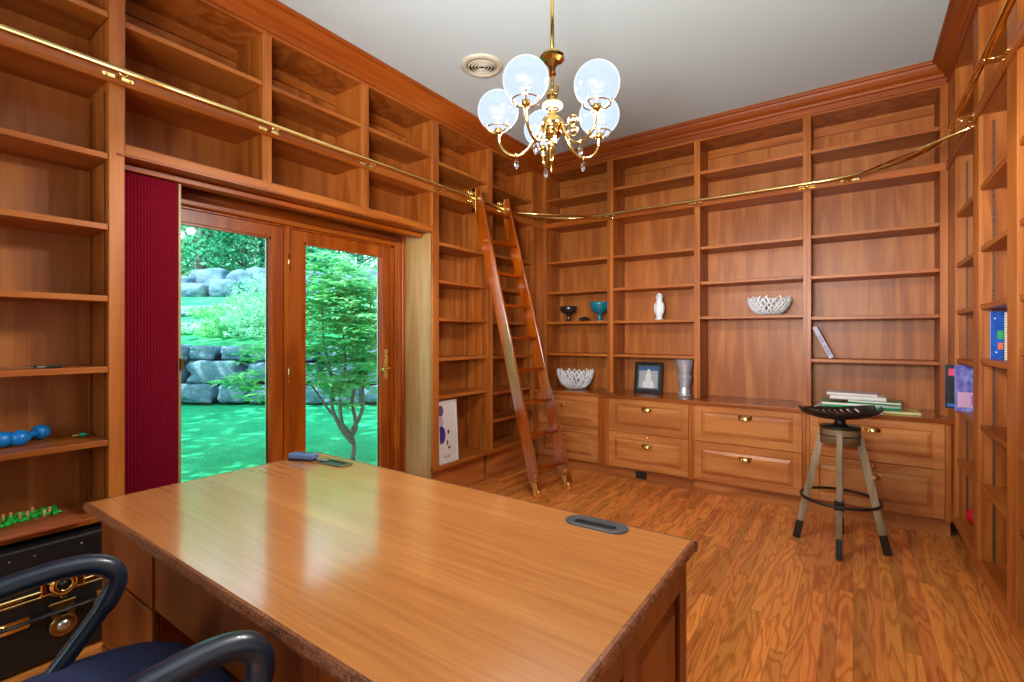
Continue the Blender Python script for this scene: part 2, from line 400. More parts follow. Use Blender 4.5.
# crown moulding mitred around the room
prof = [(.0,2.985),(.012,2.985),(.014,3.0),(.006,3.006),(.008,3.02),(.022,3.03),(.026,3.045),(.034,3.05),(.05,3.062),(.066,3.084),(.072,3.1),(.086,3.104),(.09,3.112),(.09,H),(.0,H)]
def sweep(mb, prof, path_fn):
    rows = [[mb.bm.verts.new(p) for p in path_fn(a, z)] for a, z in prof]
    for r0, r1 in zip(rows, rows[1:]):
        for i in range(len(r0)-1):
            mb.bm.faces.new([r0[i], r0[i+1], r1[i+1], r1[i]])
def crown(name, fn, mat):
    mb = MB(); sweep(mb, prof, fn); return struct(mb.build(name, mat))
crown('trim_1', lambda a, z: [(XL+a, YR, z), (XL+a, YB-a, z)], M['crown'])
M['crown_x'] = wood('cherry_crown_across', (146,70,30), (170,86,38), (186,102,50), 0, ring=1.5, rough=.5, spec=.3)
crown('trim_2', lambda a, z: [(XL+a, YB-a, z), (XR-a, YB-a, z)], M['crown_x'])
crown('trim_3', lambda a, z: [(XR-a, YB-a, z), (XR-a, YR, z)], M['crown'])

# ------------------------------------------------------------------ bookcases
RZ0, RZ1 = 2.405, 2.458          # rail-height fixed shelf
def bookcase(name, loc, rz, x0, x1, z0, shelves, label, cat='bookcase', group=None, ls=.028, rs=.028, base=True,
             bottom_face=.034, toe=0, top_z=2.985, top_rail=2.967, back_z0=None, strips=True, cleats=True, counter_base=False):
    """x0..x1 clear opening along the wall, ls/rs face stile widths either side"""
    t = empty(name, loc, rz, label, cat, group)
    th = .018
    MB().box(x0-th, x1+th, D-.006, D, z0, top_z).build('back_panel', M['panel'], t)
    MB().box(x0-th, x0-.001, .02, D-.006, z0, top_z).build('side_panel', M['side'], t)
    MB().box(x1+.001, x1+th, .02, D-.006, z0, top_z).build('side_panel', M['side'], t)
    if ls: MB().box(x0-ls, x0, 0, .02, z0, top_rail, .0015).build('face_stile', M['stile'], t)
    if rs: MB().box(x1, x1+rs, 0, .02, z0, top_rail, .0015).build('face_stile', M['stile'], t)
    MB().box(x0-ls, x1+rs, 0, .02, top_rail, H-.004).build('top_rail', M['rail'], t)
    MB().box(x0-.001, x1+.001, .02, D-.006, top_rail+.002, top_z).build('top_panel', M['side'], t)
    # fixed shelf with deep front board at the library rail
    MB().box(x0-ls, x1+rs, -.014, .0, RZ0, RZ1, .002).box(x0, x1, .0, D-.006, RZ0+.012, RZ1-.004).build('rail_shelf', M['rail'], t)
    for z in shelves:
        MB().box(x0+.001, x1-.001, .006, D-.007, z-.026, z, .003, 2).build('shelf', M['shelf'], t)
    if cleats:
        MB().box(x0, x1, D-.024, D-.006, 2.895, 2.945).build('cleat', M['shelf'], t)
    if base:
        MB().box(x0-ls, x1+rs, -.003, .02, z0-.0, z0+bottom_face, .003).box(x0, x1, .02, D-.006, z0+.006, z0+bottom_face-.004).build('bottom_shelf', M['shelf'], t)
    if toe:
        MB().box(x0-th, x1+th, .055, .075, 0, toe).build('toe_board', M['toedark'], t)
    if strips:
        s = MB()
        for xx, sg in ((x0, 1), (x1, -1)):
            for yy in (.05, D-.06):
                xa = xx+sg*.0002; s.box(min(xa, xa+sg*.002), max(xa, xa+sg*.002), yy, yy+.010, z0+.05, 2.38)
        s.build('shelf_standard', M['standard'], t)
    return t
M['standard'] = plain('brown_metal_standard', (104,66,40), .5, .3, var=.5, vs=90)
SH = [2.065, 1.757, 1.448, 1.128]
LW = R(90)
# left wall, local x = world Y
bookcase('bookcase', (XL, 0, 0), LW, .05, .713, .50, [2.715, 2.098, 1.789, 1.476, 1.167, .848],
         'tall cherry bookcase left of the crimson curtain, holding blue dumbbells', ls=.05, rs=.055, bottom_face=.026)
sp = MB(); sp.box(.03, .05, .0, D, 0, .5); sp.box(.713, .735, .0, D, 0, .5); sp.box(.05, .713, D-.006, D, 0, .5)
sp.build('plinth_side', M['side'], [o for o in COL.objects if o.name == 'bookcase'][0])
OD = 'built-in cupboards above the glazed doors'
for i, (a, b_, l) in enumerate(((.769, 1.386, 'open shelf unit above the crimson curtain, nearest the tall left bookcase'),
                  (1.436, 2.042, 'open shelf unit above the middle of the glazed doors'),
                  (2.098, 2.694, 'open shelf unit above the door handle end of the glazed doors'))):
    bookcase('overdoor_shelf', (XL, 0, 0), LW, a, b_, 2.108, [2.705], l, group='shelf units over the glazed doors', ls=.001 if i == 0 else .027, rs=.027 if i < 2 else .004,
             bottom_face=.047, strips=False, cat='shelf unit')
LB = 'tall bookcases between the glazed doors and the corner'
pb = bookcase('bookcase', (XL, 0, 0), LW, 2.769, 3.391, .246, [2.672, 2.04, 1.745, 1.444, 1.127, .826],
         'tall cherry bookcase beside the doors with a purple picture on its bottom shelf', group=LB, ls=.071, rs=.036, toe=.246)
MB().box(2.697, 2.713, .0205, .34, 0, 2.1).build('end_panel', M['palewood'], pb)['label'] = 'pale end panel facing the doors'
bookcase('bookcase', (XL, 0, 0), LW, 3.464, 4.13, .246, [2.672, 2.05, 1.745, 1.435, 1.115, .79, .54],
         'tall cherry bookcase in the corner directly behind the ladder', group=LB, ls=.036, rs=.1795, toe=.246)
# back wall uppers, local x = world X, standing on the worktop
CT = .765
BG = 'tall bookcases standing on the back worktop'
for (a, b_, ls, rs, sh, l, g) in (
    (-2.60, -1.924, .05, .03, SH, 'corner bookcase on the back worktop, holding the teal bowl and dark goblet', BG),
    (-1.863, -1.119, .031, .025, SH, 'bookcase on the back worktop holding the white bird figure and framed photo', BG),
    (-1.070, -.313, .024, .026, [2.065, 1.765, 1.469], 'bookcase on the back worktop with a tall empty bottom bay and white lattice bowl', BG),
    (-.261, .477, .026, .0425, SH, 'bookcase above the magazine pile, one leaning book on its lowest shelf', BG)):
    bookcase('bookcase', (0, YB, 0), 0, a, b_, CT+.001, [2.71]+sh, l, group=g, ls=ls, rs=rs, base=False, strips=False)
# right wall, local x = -Y
RW = R(-90)
RS = [2.69, 2.06, 1.75, 1.46]
bookcase('bookcase', (XR, 0, 0), RW, -4.06, -3.505, .12, RS+[1.16, .85, .54], 'right wall bookcase nearest the corner, with a red ball at its foot',
         group='bookcases along the right wall', ls=.2495, rs=.069, toe=.12, bottom_face=.05)
bookcase('bookcase', (XR, 0, 0), RW, -3.367, -2.812, .12, RS+[1.185, .85, .552], 'right wall bookcase holding the blue book and spiral notebook',
         group='bookcases along the right wall', ls=.069, rs=.075, toe=.12, bottom_face=.05)
bookcase('bookcase', (XR, 0, 0), RW, -2.663, -2.1, .12, RS+[1.25, .85, .552], 'right wall bookcase cut off by the picture edge, its wide front stile foremost',
         group='bookcases along the right wall', ls=.075, rs=.075, toe=.12, bottom_face=.05)

# ------------------------------------------------------------------ back drawer cabinets and worktop
YC = 4.16
def raised_panel(mb, x0, x1, z0, z1, y):
    # frame and raised panel drawer front, front face at y
    f = .058
    mb.box(x0, x1, y+.014, y+.024, z0, z1)
    mb.box(x0, x0+f, y, y+.016, z0, z1, .002); mb.box(x1-f, x1, y, y+.016, z0, z1, .002)
    mb.box(x0+f, x1-f, y, y+.016, z0, z0+f, .002); mb.box(x0+f, x1-f, y, y+.016, z1-f, z1, .002)
    b = bmesh.new(); g = .004
    o = [(x0+f+g, y+.012, z0+f+g), (x1-f-g, y+.012, z0+f+g), (x1-f-g, y+.012, z1-f-g), (x0+f+g, y+.012, z1-f-g)]
    s = .03
    i = [(x0+f+s, y-.002, z0+f+s), (x1-f-s, y-.002, z0+f+s), (x1-f-s, y-.002, z1-f-s), (x0+f+s, y-.002, z1-f-s)]
    vs = [b.verts.new(p) for p in o+i]
    for k in range(4): b.faces.new([vs[k], vs[(k+1) % 4], vs[4+(k+1) % 4], vs[4+k]])
    b.faces.new(vs[4:]); mb.merge(b)
def cup_pull(parent, x, y, z):
    mb = MB(); n = 14
    # half-dome bin pull with back plate
    mb.box(x-.048, x+.048, y-.003, y, z-.004, z+.034, .001)
    rows = []
    for j in range(6):
        a = j/5*PI/2; row = []
        for i in range(n+1):
            t = PI*i/n
            row.append(mb.bm.verts.new((x+.045*math.cos(t), y-.003-.03*math.sin(t)*math.cos(a)**.6, z+.006+.027*math.sin(a)*math.sin(t)**.4 if 0 < i < n else z+.006)))
        rows.append(row)
    for r0, r1 in zip(rows, rows[1:]):
        for i in range(n):
            try: f = mb.bm.faces.new([r0[i], r0[i+1], r1[i+1], r1[i]]); f.smooth = True
            except ValueError: pass
    for i in range(n):
        pass
    lip = [(x+.045*math.cos(PI*i/n), y-.003-.03*math.sin(PI*i/n), z+.005) for i in range(n+1)]
    mb.tube(lip, .0028, 6)
    return mb.build('cup_pull', M['brass'], parent)
cabs = [(-2.60, -1.948, -2.648, 'corner drawer cabinet under the white coral bowl, round brass knobs', 'knob'),
        (-1.838, -1.124, -1.93, 'two-drawer cabinet below the framed photo, dark vent in its toe board', 'cup'),
        (-1.078, -.308, -1.10, 'two-drawer cabinet below the tall empty bay, between photo cabinet and stool', 'cup'),
        (-.258, .484, -.285, 'two-drawer cabinet directly behind the round metal-seat stool', 'cup')]
for i, (a, b_, l0, lab, kind) in enumerate(cabs):
    l0 = [-2.648, -1.893, -1.101, -.283][i]; r0 = [-1.893, -1.101, -.283, .518][i]
    t = empty('drawer_cabinet', (0, YC, 0), 0, lab, 'cabinet', 'drawer cabinets along the back wall')
    MB().box(l0+.001, r0-.001, .022, .46, .1, CT-.032).build('carcass', M['side'], t)
    MB().box(l0+.001, a-.002, 0, .022, .1, CT-.032, .0015).build('face_stile', M['stile'], t)
    MB().box(b_+.002, r0-.001, 0, .022, .1, CT-.032, .0015).build('face_stile', M['stile'], t)
    MB().box(l0+.001, r0-.001, .05, .07, 0, .1).build('toe_board', M['toedark'], t)
    for z0, z1, zp in ((.112, .432, .317), (.436, .735, .640)):
        mb = MB(); raised_panel(mb, a, b_, z0, z1, -.004); d = mb.build('drawer', M['drawer'], t)
        xc = (a+b_)/2
        if kind == 'cup': cup_pull(d, xc, -.006, zp)
        else:
            T = Matrix.Rotation(R(90), 4, 'X')
            MB().lathe([(.016,0),(.012,.003),(.006,.008),(.007,.014),(.016,.02),(.018,.027),(.012,.033),(0,.035)], (xc-.035, -.006, zp-.01), 20, T).build('knob', M['brass'], d)
        if z0 < .2:
            MB().lathe([(.009,0),(.009,.003),(.004,.004),(0,.004)], (xc-(.035 if kind == 'knob' else 0), -.0045, .402), 16, Matrix.Rotation(R(90), 4, 'X')).build('keyhole', M['brass'], d)
    if i == 1:
        v = MB(); v.box(-1.60, -1.50, .046, .05, .02, .085)
        for k in range(6): v.box(-1.596, -1.504, .043, .047, .026+k*.009, .030+k*.009)
        v.build('vent_grille', M['ventdark'], t)['label'] = 'dark floor vent grille'
tag(MB().box(-2.648, .82, 4.135, 4.605, CT-.03, CT, .004, 2).build('worktop', M['counter']),
    'long cherry worktop running over the four drawer cabinets', 'worktop')

# ------------------------------------------------------------------ door wall
XD = -3.0
dt = struct(empty('door_1', (0, 0, 0)))
def leafdoor(y0, y1, nm, s2):
    t = struct(empty(nm, (XD, y0, 0))); W = y1-y0; s = .112
    m = MB(); m.box(-.045, 0, 0, s, .02, 2.0, .003); m.box(-.045, 0, W-s2, W, .02, 2.0, .003)
    m.box(-.045, 0, s, W-s2, .02, .24, .003); m.box(-.045, 0, s, W-s2, 1.925, 2.0, .003)
    m.build('door_frame', M['doorwood'], t)
    bead = MB()
    for a, b_ in ((s, s+.012), (W-s2-.012, W-s2)): bead.box(-.03, -.004, a, b_, .24, 1.925)
    for a, b_ in ((.24, .252), (1.913, 1.925)): bead.box(-.03, -.004, s, W-s2, a, b_)
    bead.build('glazing_bead', M['doorwood'], t)
    sp = MB()
    for a, b_ in ((s+.012, s+.022), (W-s2-.022, W-s2-.012)): sp.box(-.034, -.026, a, b_, .25, 1.915)
    sp.build('glass_spacer', M['nickel'], t)
    MB().box(-.032, -.026, s, W-s2, .24, 1.925).build('glass_pane', M['glass'], t)
    return t
bpy.data.objects.remove(dt)
d1 = leafdoor(.86, 1.700, 'door_1', .078)
d2 = leafdoor(1.735, 2.578, 'door_2', .078)
# hinges and handle on door 2
for z in (.35, 1.05, 1.78):
    m = MB(); m.box(0, .004, -.012, .012, z-.05, z+.05, .001); m.tube([(.006, -.002, z-.052), (.006, -.002, z+.052)], .007, 8); m.build('hinge', M['brass'], d2)
m = MB(); yh = .843-.045
m.box(0, .008, yh-.02, yh+.02, .96, 1.20, .004, 2)
m.tube(spline([(.01, yh, 1.05), (.05, yh, 1.05), (.058, yh-.02, 1.05), (.058, yh-.075, 1.045)], 5), .009, 8)
m.torus((.012, yh, 1.14), .012, .004, Matrix.Rotation(R(90), 4, 'Y'), 16, 6)
m.build('door_handle', M['brass'], d2)
fr = MB()
fr.box(-3.06, -2.99, 1.700, 1.735, .0, 2.0); fr.box(-3.10, -2.985, .82, .86, 0, 2.06); fr.box(-3.10, -2.985, 2.578, 2.62, 0, 2.06)
fr.box(-3.10, -2.985, .82, 2.62, 2.0, 2.06); fr.box(-3.10, -2.99, .86, 2.58, 0, .02)
struct(fr.build('trim_4', M['doorwood']))
cs = MB(); cs.box(-2.99, -2.955, 2.60, 2.694, 0, 2.1, .008, 2); cs.box(-2.957, -2.94, 2.612, 2.632, 0, 2.1, .006, 2); cs.box(-2.957, -2.945, 2.66, 2.694, 0, 2.1, .004)
struct(cs.build('trim_5', M['doorwood']))
cs = MB(); cs.box(-2.99, -2.955, .75, 2.60, 2.01, 2.1, .008, 2); cs.tube([(-2.952, .75, 2.065), (-2.952, 2.64, 2.065)], .026, 12)
struct(cs.build('trim_6', M['doorhead']))
# soffit above the doors and curtain track
struct(MB().box(-2.985, -2.64, .742, 2.693, 2.098, 2.107).build('trim_7', M['doorhead']))
# curtain: pleated crimson panel with a wooden lead post
ct = empty('pleated_curtain', (-2.75, .75, 0), 0, 'floor-length crimson pleated folding curtain beside the glazed doors', 'curtain')
m = MB(); n = 40; top = []; bot = []
for side, off in ((0, 0), (1, -.05)):
    for i in range(n+1):
        y = .0+.262*i/n; x = off + (.002 if i % 2 else -.002)
        top.append(m.bm.verts.new((x, y, 2.06))); bot.append(m.bm.verts.new((x, y, .02)))
for s in (0, 1):
    for i in range(n):
        a = s*(n+1)+i; m.bm.faces.new([bot[a], bot[a+1], top[a+1], top[a]])
m.bm.faces.new([bot[n], bot[2*n+1], top[2*n+1], top[n]]); m.bm.faces.new([bot[0], top[0], top[n+1], bot[n+1]])
m.build('pleated_fabric', M['curtain'], ct)
MB().box(-.045, .004, .264, .276, .02, 2.06, .002).build('lead_post', M['palewood'], ct)['label'] = 'pale wooden lead post'
MB().box(-.002, .022, .268, .28, 1.13, 1.19, .004, 2).build('latch', M['oldbrass'], ct)
MB().box(-.05, .012, -.0, 1.93, 2.066, 2.096, .003).build('track', M['oldtrack'] if 'oldtrack' in M else M['doorhead'], ct)

# ------------------------------------------------------------------ brass library rail
rail = empty('library_rail', (0, 0, 0), 0, 'brass ladder rail running round the bookcases at head height', 'rail')
xr, yr, xq, rr = XL+.08, YB-.08, XR-.08, .0
pts = [(xr, YR+.3, 2.44), (xr, 3.5, 2.44)]
def arc(cx, cy, r, a0, a1, n=14): return [(cx+r*math.cos(R(a0+(a1-a0)*i/n)), cy+r*math.sin(R(a0+(a1-a0)*i/n)), 2.44) for i in range(n+1)]
r_ = .62
pts = [(xr, -1.2, 2.44)] + arc(xr+r_, yr-r_, r_, 180, 90) + arc(xq-r_, yr-r_, r_, 90, 0) + [(xq, 1.2, 2.44)]
MB().tube(pts, .0135, 12).build('tube', M['brass'], rail)
for (p, q) in (((XL+.02, 3.46, 2.415), (-1.86, YB-.02, 2.415)), ((-.05, YB-.06, 2.42), (XR-.005, 3.49, 2.405))):
    MB().tube([p, q], .009, 10).ball(q, .014, n=10).build('corner_brace', M['brass'], rail)
def bracket(x, y, dx, dy):
    m = MB(); n = Vector((dx, dy, 0)); t = Vector((-dy, dx, 0)); c = Vector((x, y, 2.432))
    for s in (-1, 1):
        m.beam(c+t*.012*s+n*.001, c+t*.055*s+n*.001, .018, .003, side=n[:], bev=.001)
        m.ball(c+t*.042*s+n*.004, .005, n=8)
    m.tube([c+n*.002, c+n*.066], .006, 8); m.torus(c+n*.068, .0155, .004, Matrix.Rotation(R(90), 4, 'X') if abs(dx) < .5 else Matrix.Rotation(R(90), 4, 'Y') @ Matrix.Rotation(0, 4, 'Z'), 16, 6)
    m.build('bracket', M['brass'], rail)
for y in (.741, 1.411, 2.07, 2.73): bracket(XL+.014, y, 1, 0)
for x in (-1.893, -1.10, -.287): bracket(x, YB-.014, 0, -1)
bracket(-.02, YB-.014, 0, -1)
for y in (3.44, 2.74): bracket(XR-.014, y, -1, 0)

# ------------------------------------------------------------------ ladder
ld = empty('library_ladder', (-2.05, 3.45, 0), 0, 'rolling cherry library ladder leaning on the brass rail', 'ladder')
o = Vector(ld.location)
A0, A1 = Vector((-2.09, 3.315, .05)), Vector((-2.53, 3.075, 2.50))
B0, B1 = Vector((-1.985, 3.635, .05)), Vector((-2.53, 3.47, 2.50))
B0.x = -1.99
for p, q in ((A0, A1), (B0, B1)):
    m = MB(); m.beam(p-o, q-o, .098, .026, side=(0,1,0), bev=.004); m.build('side_rail', M['ladder'], ld)
for k in range(9):
    t = .072+.108*k
    p, q = A0.lerp(A1, t)-o, B0.lerp(B1, t)-o
    d = (q-p).normalized(); m = MB()
    m.beam(p+d*.01, q-d*.01, .022, .082, side=(1,0,0), bev=.003); m.build('rung', M['rung'], ld)
    if k % 3 == 0 or k == 7:
        s = MB()
        for c, sg in ((p, -1),): s.ball(c+Vector((.02, sg*.014, 0)), .008, n=8); s.ball(c+Vector((-.015, sg*.014, 0)), .005, n=8)
        s.build('rod_cap', M['brass'], ld)
for p in (A1, B1):
    c = p-o; m = MB(); zr = 2.44
    m.box(c.x-.028, c.x+.012, c.y-.019, c.y-.013, zr-.13, zr+.07, .002)
    m.box(c.x-.07, c.x-.02, c.y-.019, c.y-.014, zr-.045, zr-.025, .001); m.box(c.x-.07, c.x-.02, c.y-.019, c.y-.014, zr+.03, zr+.05, .001)
    m.torus((xr-o.x, c.y-.028, zr+.034), .014, .007, Matrix.Rotation(R(90), 4, 'X'), 16, 8)
    m.torus((xr-o.x, c.y-.028, zr-.034), .012, .006, Matrix.Rotation(R(90), 4, 'X'), 16, 8)
    m.ball((c.x, c.y-.021, zr-.09), .008, n=8); m.ball((c.x, c.y-.021, zr+.03), .008, n=8)
    m.build('rail_roller', M['brass'], ld)
for p in (A0, B0):
    c = p-o; m = MB(); T = Matrix.Rotation(R(90), 4, 'X')
    m.beam((c.x-.02, c.y-.018, .24), (c.x+.02, c.y-.018, .06), .035, .006, bev=.001)
    m.lathe([(.0,-.014),(.03,-.014),(.036,-.01),(.036,.01),(.03,.014),(0,.014)], (c.x+.02, c.y-.036, .037), 20, T)
    m.tube([(c.x+.02, c.y-.055, .037), (c.x+.02, c.y-.014, .037)], .008, 8)
    m.beam((c.x+.02, c.y-.052, .037), (c.x-.005, c.y-.052, .13), .024, .004, bev=.001); m.box(c.x-.02, c.x+.01, c.y-.054, c.y-.014, .125, .131)
    m.ball((c.x-.012, c.y-.023, .21), .007, n=8); m.ball((c.x-.002, c.y-.023, .17), .007, n=8)
    m.build('floor_wheel', M['nickelbrass'] if 'nickelbrass' in M else M['brass'], ld)

# ------------------------------------------------------------------ desk
X0, X1, Y0, Y1 = -2.035, -.336, .48, 1.33
dk = empty('desk', (X0, Y0, 0), 0, 'large cherry pedestal desk with worn front edges, nearest the camera', 'desk')
Wd, Dd = X1-X0, Y1-Y0
m = MB()
m.box(.012, Wd-.012, .012, Dd-.012, .733, .760, .002); m.build('desk_top', M['desktop'], dk)
# rough carved edge strips
def edge(p0, p1, nrm):
    p0 = Vector(p0); p1 = Vector(p1); nrm = Vector(nrm); L = (p1-p0).length; n = int(L/.008); m = MB(); rows = []
    for i in range(n+1):
        c = p0.lerp(p1, i/n); row = []
        for j, (a, z) in enumerate(((-.001, .760), (.006, .7595), (.010, .755), (.013, .746), (.011, .738), (.004, .7325), (-.001, .7325))):
            k = (noise.noise(Vector((c.x*70, c.y*70, z*160)))*.0022) if 1 < j < 5 else 0
            row.append(m.bm.verts.new(c+nrm*(a-.0+k)+Vector((0, 0, z))))
        rows.append(row)
    for r0, r1 in zip(rows, rows[1:]):
        for j in range(len(r0)-1): m.bm.faces.new([r0[j], r0[j+1], r1[j+1], r1[j]])
    m.bm.faces.new(rows[0]); m.bm.faces.new(rows[-1][::-1])
    return m
e = edge((.0, .012, 0), (Wd, .012, 0), (0, -1, 0)); e.build('edge_moulding', M['deskedge'], dk)
edge((.0, Dd-.012, 0), (Wd, Dd-.012, 0), (0, 1, 0)).build('edge_moulding', M['deskedge'], dk)
edge((.012, 0, 0), (.012, Dd, 0), (-1, 0, 0)).build('edge_moulding', M['deskedge'], dk)
edge((Wd-.012, 0, 0), (Wd-.012, Dd, 0), (1, 0, 0)).build('edge_moulding', M['deskedge'], dk)
I = .035
def ped(a, b_):
    m = MB(); m.box(a, b_, I+.02, Dd-I, .04, .733); m.box(a+.02, b_-.02, I+.04, Dd-I-.02, 0, .04); return m.build('pedestal', M['deskbody'], dk)
p1 = ped(I, .47); p2 = ped(Wd-.47, Wd-I)
for pd, a, b_ in ((p1, I+.012, .466), (p2, Wd-.466, Wd-I-.012)):
    for z0, z1 in ((.55, .722), (.31, .542), (.06, .302)):
        m = MB(); m.box(a, b_, I, I+.019, z0, z1, .004, 2)
        dr = m.build('drawer', M['deskbody'], pd)
m = MB(); m.box(.472, Wd-.472, I+.004, I+.024, .55, .731, .004, 2); m.build('centre_drawer', M['deskbody'], dk)
MB().box(.47, Wd-.47, Dd-.12, Dd-.10, .06, .733).build('modesty_panel', M['deskbody'], dk)
# framed raised panels on the ends and on the far side
for (sx, xa) in ((1, Wd-I), (-1, I)):
    m = MB()
    def bx(y0, y1, z0, z1, t): m.box(min(xa, xa+sx*t), max(xa, xa+sx*t), y0, y1, z0, z1, .002)
    ym = (I+Dd-I)/2
    for y0, y1 in ((I+.02, I+.08), (ym-.035, ym+.035), (Dd-I-.06, Dd-I)): bx(y0, y1, .04, .73, .016)
    for z0, z1 in ((.04, .13), (.655, .73)): bx(I+.02, Dd-I, z0, z1, .0155)
    for ya, yb in ((I+.08, ym-.035), (ym+.035, Dd-I-.06)):
        b = bmesh.new(); xs = xa+sx*.002; xt = xa+sx*.014
        vs = [b.verts.new(p) for p in ((xs, ya+.006, .136), (xs, yb-.006, .136), (xs, yb-.006, .649), (xs, ya+.006, .649),
                                       (xt, ya+.035, .165), (xt, yb-.035, .165), (xt, yb-.035, .62), (xt, ya+.035, .62))]
        for k in range(4): b.faces.new([vs[k], vs[(k+1) % 4], vs[4+(k+1) % 4], vs[4+k]])
        b.faces.new(vs[4:]); m.merge(b)
    m.build('raised_panel_end', M['deskbody'], dk)
# grommets
def grommet(x, y, rz, lab, openslot):
    t = empty('cable_grommet', (x, y, .760), rz, lab, 'cable grommet', 'oval cable grommets set in the desk top')
    def stad(r, L, n=14):
        return [(L+r*math.cos(a), r*math.sin(a)) for a in [(-90+180*i/n)*PI/180 for i in range(n+1)]] + [(-L+r*math.cos(a), r*math.sin(a)) for a in [(90+180*i/n)*PI/180 for i in range(n+1)]]
    m = MB(); lv = []
    for r, z in ((.038, .0003), (.038, .003), (.035, .005)): lv.append([m.bm.verts.new((x_, y_, z)) for x_, y_ in stad(r, .055)])
    lv.append([m.bm.verts.new((x_, y_-.008, .005)) for x_, y_ in stad(.014 if not openslot else .026, .048)])
    lv.append([m.bm.verts.new((x_, y_-.008, .001)) for x_, y_ in stad(.014 if not openslot else .026, .048)])
    N = len(lv[0])
    for a, b_ in zip(lv, lv[1:]):
        for i in range(N): m.bm.faces.new([a[i], a[(i+1) % N], b_[(i+1) % N], b_[i]])
    m.build('rim', M['gunmetal'] if not openslot else M['oldbrass'], t)
    m = MB(); v = [m.bm.verts.new((x_, y_-.008, .0012)) for x_, y_ in stad(.0145 if not openslot else .027, .048)]; m.bm.faces.new(v); m.build('slot', M['black'], t)
grommet(-.600, 1.27, R(3), 'grey oval cable grommet with a dark slot near the desk right corner', False)
grommet(-1.80, 1.245, R(3), 'open oval cable grommet beside the small blue device on the desk', True)
ph = empty('remote_control', (-1.955, 1.20, .7605), R(22), 'small blue-grey handheld device lying at the far left of the desk', 'remote control')
m = MB(); m.box(-.062, .062, -.022, .022, 0, .008, .003, 2); m.build('lower_case', M['black'], ph)
M['phoneblue'] = plain('slate_blue_plastic', (96,124,170), .4)
MB().box(-.062, .060, -.024, .024, .008, .030, .006, 2).build('upper_case', M['phoneblue'], ph)
m = MB()
for x_ in (-.04, -.015, .01, .035):
    for y_ in (-.009, .009): m.lathe([(.0055,0),(.005,.002),(0,.0025)], (x_, y_, .030), 10)
m.build('button', M['black'], ph)
m = MB(); m.tube(spline([(.06, 0, .01), (.08, .004, .006), (.092, -.004, .005), (.104, .0, .005)], 4), .003, 6); m.torus((.112, 0, .005), .008, .0018, None, 16, 6); m.build('key_loop', M['nickel'], ph)

# ------------------------------------------------------------------ office chair
oc = empty('office_chair', (-1.2, .08, 0), R(0), 'navy office chair with padded loop arms at the desk', 'chair')
o = Vector((-1.2, .08, 0))
def shp(cx, cy, sx, sy, z0, z1, name, mat, par, tilt=None):
    b = bmesh.new(); bmesh.ops.create_cube(b, size=1); bmesh.ops.subdivide_edges(b, edges=b.edges[:], cuts=3, use_grid_fill=True)
    for v in b.verts:
        x, y, z = v.co*2
        k = 1-.0
        x2 = x*math.sqrt(1-y*y/2.6); y2 = y*math.sqrt(1-x*x/2.6); dome = (1-.35*max(abs(x), abs(y))**3)
        v.co = Vector((cx+x2*sx/2*1.1, cy+y2*sy/2*1.1, (z0+z1)/2+z*dome*(z1-z0)/2))
    m = MB(); m.merge(b, tilt, True); ob = m.build(name, mat, par)
    s = ob.modifiers.new('s', 'SUBSURF'); s.levels = 2; s.render_levels = 2
    return ob
shp(-.02, .16, .50, .54, .45, .575, 'seat', M['navy'], oc)
bk = shp(0, 0, .46, .5, 0, .08, 'backrest', M['navy'], oc, Matrix.Translation((0, -.25, .82)) @ Matrix.Rotation(R(83), 4, 'X'))
MB().box(-.16, .16, -.14, .2, .41, .465, .01).box(-.035, .035, -.27, -.12, .415, .435, .004).beam((0, -.27, .42), (0, -.30, .78), .06, .012).build('seat_plate', M['black'], oc)
dA = Vector((.025, .0, -.012))
armL = [(-1.45, -.10, .72), (-1.49, .06, .75), (-1.505, .20, .772), (-1.50, .31, .780), (-1.492, .375, .768), (-1.485, .405, .735), (-1.483, .395, .690), (-1.484, .345, .62), (-1.484, .28, .54), (-1.47, .20, .45), (-1.38, .14, .425)]
armR = [(-.95, -.06, .72), (-.915, .12, .755), (-.905, .27, .776), (-.905, .365, .780), (-.90, .425, .768), (-.893, .448, .735), (-.89, .44, .690), (-.895, .39, .60), (-.91, .32, .52), (-.94, .22, .45), (-1.03, .15, .425)]
for pl in (armL, armR):
    P = spline([Vector(p)+dA-o for p in pl], 7)
    rs = [.027 if k < len(P)*.62 else .022 for k in range(len(P))]
    MB().tube(P, rs, 14, flat=.85).build('armrest', M['vinyl'], oc)
MB().lathe([(.03,.08),(.03,.25),(.018,.25),(.018,.42)], (0, 0, 0), 20).build('gas_lift', M['black'], oc)
for k in range(5):
    a = R(18+72*k); dx, dy = math.cos(a), math.sin(a)
    m = MB(); m.tube([(0, 0, .10), (dx*.15, dy*.15, .095), (dx*.30, dy*.30, .075)], [.03, .022, .015], 10); lg = m.build('base_leg', M['black'], oc)
    MB().lathe([(0,-.02),(.026,-.02),(.028,-.012),(.028,.012),(.026,.02),(0,.02)], (dx*.3, dy*.3, .029), 18, Matrix.Rotation(a, 4, 'Z') @ Matrix.Rotation(R(90), 4, 'Y')).build('caster', M['black'], lg)

